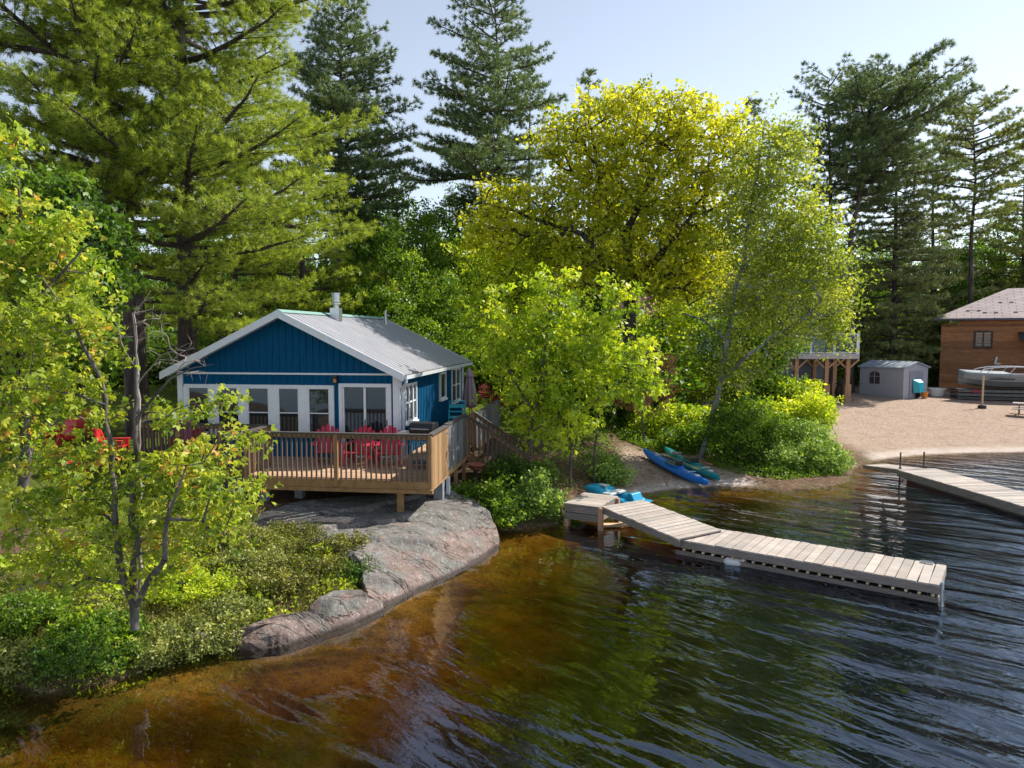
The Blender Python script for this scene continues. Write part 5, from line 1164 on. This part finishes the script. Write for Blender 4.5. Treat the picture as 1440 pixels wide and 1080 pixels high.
# foreground maples, left
MK = dict(kind='m', droop=.55, up=.75, r_tip=.0065, tone=.26, parts=('trunk', 'crown'))
broadleaf('maple_tree', 'foreground maple with several slim grey trunks rising from one base in the bank shrubs', 10.5,
          [([(190, 885), (188, 840), (190, 780), (187, 700), (190, 620), (192, 560), (190, 500), (186, 440)], [.068, .058, .05, .044, .038, .03, .02, .010]),
           ([(188, 850), (176, 820), (165, 760), (162, 690), (156, 620), (148, 560), (130, 510), (108, 465), (80, 420), (60, 392)], [.06, .055, .05, .042, .038, .034, .028, .022, .014, .008]),
           ([(194, 850), (212, 812, -.4), (232, 786, -.6), (235, 730, -.7), (250, 690, -.8), (262, 655, -.8)], [.05, .045, .038, .026, .018, .010]),
           ([(190, 600), (215, 560, -.2), (240, 532, -.3), (270, 518, -.4), (300, 512, -.4)], [.026, .02, .014, .008, .004]),
           ([(150, 570), (110, 556, -.3), (70, 548, -.5), (20, 545, -.8)], [.022, .018, .013, .006])],
          [(95, 560, 100, 42), (110, 650, 80, 40), (70, 700, 70, 50), (240, 655, 85, 38), (290, 680, 80, 36), (330, 612, 48, 18, -.5), (320, 568, 52, 16, -.5), (230, 730, 110, 50), (90, 780, 110, 50), (235, 580, 40, 28), (70, 450, 75, 50), (130, 480, 50, 40), (350, 700, 26, 14), (235, 800, 60, 26)],
          255, 36, .080, M['maple_leaf'], M['bark_grey'], spread=.20, mind=.15, twigs=4, step=.25, sag=.03, **{**MK, 'r_tip': .0045})
broadleaf('maple_tree', 'foreground maple with golden and orange young leaves at the left edge', 13,
          [([(36, 742), (37, 640), (34, 540), (36, 440), (30, 330), (25, 240)], [.10, .09, .07, .055, .035, .015]), ([(36, 440), (90, 380, -.5), (130, 340, -.5)], [.035, .025, .01]), ([(34, 540), (-30, 440), (-50, 380)], [.04, .03, .015])],
          [(20, 300, 45, 50), (30, 380, 80, 60), (75, 340, 50, 40), (40, 460, 85, 55), (110, 430, 50, 50), (20, 545, 60, 45), (0, 620, 50, 50), (110, 380, 40, 30), (10, 200, 22, 36)],
          200, 36, .10, M['maple_gold'], M['bark_grey'], spread=.27, mind=.22, twigs=4, step=.3, **{**MK, 'r_tip': .006})
broadleaf('maple_tree', 'rich green maple standing behind the golden one at left', 19,
          [([(20, 700), (60, 560), (80, 450), (90, 330), (95, 270)], [.16, .14, .11, .07, .03])],
          [(90, 280, 50, 38), (130, 330, 45, 40), (70, 350, 70, 50), (100, 400, 70, 50), (60, 470, 80, 50), (20, 300, 50, 50)], 260, 55, .15, M['dark_leaf'], M['bark_grey'], spread=.42, mind=.36, kind='m', droop=.5)
# dead twiggy branches beside the maple trunk
def bare(name, label, D, stems, blobs, n, r_tip=.003, mat='bark_light'):
    st = [([at(p[0], p[1], D+(p[2] if len(p) > 2 else 0)) for p in s], r) for s, r in stems]; bl = [wdth(b_, D) for b_ in blobs]
    cl = blob_pts(bl, n, .1); A, B, RA, RB, E = grow(st, cl, r_tip, .16, .0, .03); A2 = np.concatenate([E, E]); B2 = A2+rng.normal(size=A2.shape)*.09
    O = A[0].copy(); V1, F1 = tubes(A-O, B-O, RA, RB, 5); V2, F2 = tubes(A2-O, B2-O, np.full(len(A2), r_tip), np.full(len(A2), r_tip*.4), 3)
    o = np_mesh(name, np.concatenate([V1, V2]), np.concatenate([F1, F2+len(V1)]), M[mat], None, smooth=True); o.location = O; tag(o, label, 'dead tree'); return o
bare('dead_sapling', 'bare grey dead sapling with leafless twigs left of the cottage gable', 11.2,
     [([(196, 845), (197, 700), (196, 560), (192, 480), (188, 440), (212, 408)], [.035, .03, .024, .016, .011, .004]), ([(192, 520), (170, 480), (165, 455)], [.012, .008, .004]), ([(194, 540), (225, 500), (262, 484)], [.012, .008, .004])],
     [(250, 500, 40, 26), (215, 450, 30, 34), (275, 515, 28, 12), (160, 450, 18, 22)], 60)

# ---------------------------------------------------------------- shrubs on the banks
def shrub(label, px, py, D, blobs, n, per, leaf, mat, bk='bark_grey', spread=.22, name='shrub', **kw):
    q = at(px, py, D); q.z = hz(q.x, q.y)-.05
    bl = [((q.x+dx, q.y+dy, q.z+dz), (rx_, ry_, rz_)) for dx, dy, dz, rx_, ry_, rz_ in blobs]
    H_ = max(b_[2] for b_ in blobs); st = [([tuple(q), (q.x, q.y, q.z+H_*.5)], [.03, .015])]
    return broadleaf(name, label, 0, [([np.array(p) for p in s], r) for s, r in st], bl, n, per, leaf, mat, M[bk], 'shrub', world=True, spread=spread, mind=kw.pop('mind', .16), r_tip=.004, twigs=2, step=.3, parts=('stems', 'leaves'), **kw)
shrub('lush dark green shrub under the stairs, against the granite slab', 690, 700, 18.8, [(0, 0, .6, .55, .5, .5), (-.6, .3, .5, .4, .5, .5), (.4, -.3, .35, .4, .35, .35)], 110, 50, .10, M['forest_leaf'], spread=.2)
shrub('rounded shrub with bluish leaves at the shore left of the dock crib', 750, 712, 19.2, [(0, 0, .55, .55, .45, .45), (.5, .1, .4, .35, .4, .35), (.1, 0, 1.0, .3, .3, .3)], 110, 50, .085, M['willow_leaf'], spread=.18)
shrub('dark leafy shrub beneath the staircase behind the planter', 715, 680, 20.6, [(0, 0, .5, .8, .5, .5), (.8, 0, .4, .5, .5, .4)], 90, 45, .10, M['dark_leaf'], spread=.22)
shrub('small grey-green bush beside the thin trunks left of the kayaks', 860, 660, 23.2, [(0, 0, .5, .45, .4, .55), (.35, .1, .3, .3, .3, .35), (-.4, 0, .7, .3, .3, .5)], 80, 45, .08, M['willow_leaf'], spread=.18)
shrub('wide willow bush hanging over the water right of the kayaks, upper left half', 1068, 630, 26.4, [(0, .6, .9, 1.3, .9, .9), (-.9, 1.0, 1.2, .9, .9, 1.0), (.9, .9, .9, .9, .8, .8), (.0, 1.5, 1.6, 1.2, .9, .8)], 330, 60, .10, M['forest_leaf'], spread=.28, mind=.2)
shrub('pale willow bush hanging over the water, nearest the far right dock', 1140, 650, 25.9, [(0, .3, .6, 1.1, .8, .6), (.9, .5, .5, .7, .7, .5), (-.9, .1, .5, .9, .7, .5), (.3, 1.2, 1.0, 1.0, .8, .8)], 330, 60, .085, M['willow_leaf'], spread=.24, mind=.18)
shrub('yellow-green shrub under the birch, left of the raised deck posts', 1110, 590, 31, [(0, 0, 1.0, 1.4, 1.0, 1.0), (1.0, 0, 1.6, .9, .8, .7), (-1.0, 0, 1.0, .9, .9, 1.0)], 170, 60, .14, M['mid_leaf'], spread=.34, mind=.3)
shrub('bright leafy shrub in front of the middle posts of the raised deck', 1132, 600, 33.5, [(0, 0, 1.5, 1.0, .8, 1.3), (-.9, 0, 1.9, .8, .7, .9), (.8, 0, 1.1, .6, .6, .8)], 130, 50, .15, M['mid_leaf'], spread=.34, mind=.32)
shrub('tall airy shrub hiding the left posts of the raised deck', 1085, 585, 34, [(0, 0, 1.6, 1.6, 1.0, 1.4), (-1.5, 0, 1.2, 1.2, .9, 1.2), (1.3, 0, 1.2, .9, .8, 1.0)], 170, 55, .15, M['forest_leaf'], spread=.36, mind=.34)
shrub('green shrub beneath the oak, just above the kayaks', 950, 600, 31, [(0, 0, .9, 1.2, .9, .9), (1.1, .2, .8, .9, .8, .7), (-1.2, 0, .7, .9, .9, .6)], 170, 60, .13, M['mid_leaf'], spread=.3, mind=.28)
shrub('green shrub left of the birch base, behind the kayak noses', 980, 610, 29, [(0, 0, .6, .8, .6, .6), (-.8, .2, .5, .6, .6, .5)], 90, 60, .12, M['forest_leaf'], spread=.28, mind=.25)
bk_ = [('sage green shrub with small leaves just right of the maple base', 265, 850, 11.3, 'sage_leaf', .75), ('pale sage shrub below the maple base, at the bank edge', 215, 905, 10.9, 'sage_leaf', .5), ('dark green shrub hanging over the water at lower left', 105, 915, 10.4, 'dark_leaf', .7), ('bluish shrub at the left end of the bank over the water', 40, 925, 10.4, 'sage_leaf', .6),
       ('green shrub at the left edge behind the bank shrubs', 25, 850, 11.2, 'forest_leaf', .8), ('low green shrub left of the maple base', 130, 870, 10.9, 'forest_leaf', .6), ('sage shrub between the maple and the flat rock', 320, 850, 12.0, 'sage_leaf', .6), ('grassy green bush just above the flat rock', 395, 835, 12.9, 'juniper', .55),
       ('olive juniper bush spreading beside the large granite slab', 455, 780, 14.5, 'juniper', .75), ('juniper tuft overhanging the left rim of the large granite slab', 500, 762, 14.9, 'juniper', .5), ('olive juniper bush above the middle rock', 440, 815, 13.6, 'juniper', .55), ('dark juniper bush at the edge of the large slab', 490, 795, 13.9, 'dark_leaf', .45), ('olive juniper bush left of the deck post shadow', 400, 765, 15.2, 'juniper', .65),
       ('light green bush under the leaning right maple trunk', 260, 800, 12.3, 'mid_leaf', .7), ('pale dry bush at the back of the bank', 330, 775, 14.2, 'juniper', .6), ('willowy light bush below the maple branch tips', 350, 800, 13.4, 'sage_leaf', .6)]
for lb, px_, py_, D_, m_, s in bk_:
    shrub(lb, px_, py_, D_, [(0, 0, .35*s, .8*s, .7*s, .38*s), (.6*s, .2, .3*s, .55*s, .5*s, .3*s), (-.6*s, -.1, .3*s, .5*s, .5*s, .3*s)], int(190*s), 48, .050 if m_ != 'forest_leaf' else .06, M[m_], spread=.13, mind=.09, up=.9 if m_ == 'juniper' else .6)

# ---------------------------------------------------------------- ground cover
bank = [tuple(gp(*p))[:2] for p in ((-60, 985, .1), (60, 966, .1), (150, 955, .15), (200, 938, .2), (250, 918, .2), (320, 898, .25), (360, 866, .5), (430, 855, .5), (450, 832, .55), (500, 815, .6), (508, 790, .8), (500, 760, .9), (400, 745, .95), (355, 725, .95), (300, 710, 1.1), (200, 730, 1.1), (60, 760, 1.1), (-60, 780, 1.1))]
scatter('bank_undergrowth', 'dense low mixed undergrowth of small leaves covering the left bank', 'undergrowth', bank, 60000, .34, .045, M['sage_leaf'], seed=1, hn=1.2)
scatter('bank_heath', 'olive and yellowish heath plants growing through the left bank', 'undergrowth', bank, 52000, .30, .04, M['juniper'], seed=9, hn=1.0, up=.9)
scatter('bank_weeds', 'larger green weed leaves poking out of the bank undergrowth', 'undergrowth', bank, 9000, .42, .085, M['mid_leaf'], seed=12, hn=.8, clumpy=1.3)
scatter('bank_grass', 'dry grass blades standing among the bank plants', 'grass', bank, 30000, .46, .005, M['dry_grass'], blade=True, seed=4)
lawn_p = [(-21, 15.5), (-10, 15), (-7.4, 17.2), (-7.0, 19), (-10.2, 21.5), (-8.5, 31), (-6, 46), (-30, 46), (-26, 24)]
scatter('lawn', 'sunlit green lawn behind the maples at left', 'grass', lawn_p, 120000, .09, .006, M['lawn_grass'], blade=True, clumpy=.3, seed=3)
lawn_q = [(-3.2, 29), (-1.2, 27.5), (3.5, 30), (4, 42), (-4, 44), (-4.5, 30)]
scatter('back_lawn', 'green lawn around the dark red chairs behind the umbrella', 'grass', lawn_q, 60000, .09, .007, M['lawn_grass'], blade=True, clumpy=.3, seed=5)
mids = [tuple(gp(*p))[:2] for p in ((640, 700, .5), (700, 742, .05), (780, 736, .05), (790, 700, .2), (840, 690, .2), (870, 640, .3), (900, 610, .6))]+[(5.6, 33), (4, 36), (2, 30), (0.3, 24), (-.8, 20)]
scatter('shore_undergrowth', 'patchy green undergrowth between the stairs and the kayak beach', 'undergrowth', mids, 16000, .20, .06, M['forest_leaf'], seed=6, clumpy=1.4, hn=.7)
midr = [(4.5, 29.5), (7, 27.8), (8.0, 25.5), (9.5, 24.4), (12, 25.6), (13.6, 28), (14.2, 31), (14.5, 36), (14.5, 42), (6, 42), (4, 36)]
scatter('birch_undergrowth', 'leafy undergrowth beneath the birch and oak', 'undergrowth', midr, 60000, .42, .085, M['forest_leaf'], seed=7, clumpy=.8, hn=.5)
allm = [(-1.0, 18.8), (1.4, 19.8), (3.0, 22.4), (5, 23.6), (7, 24.4), (14, 28.6), (15, 40), (0, 30)]
scatter('leaf_litter', 'brown fallen leaves scattered on the shady slope', 'leaf litter', allm, 14000, .02, .07, M['litter_leaf'], seed=8, up=2.2, clumpy=.8)
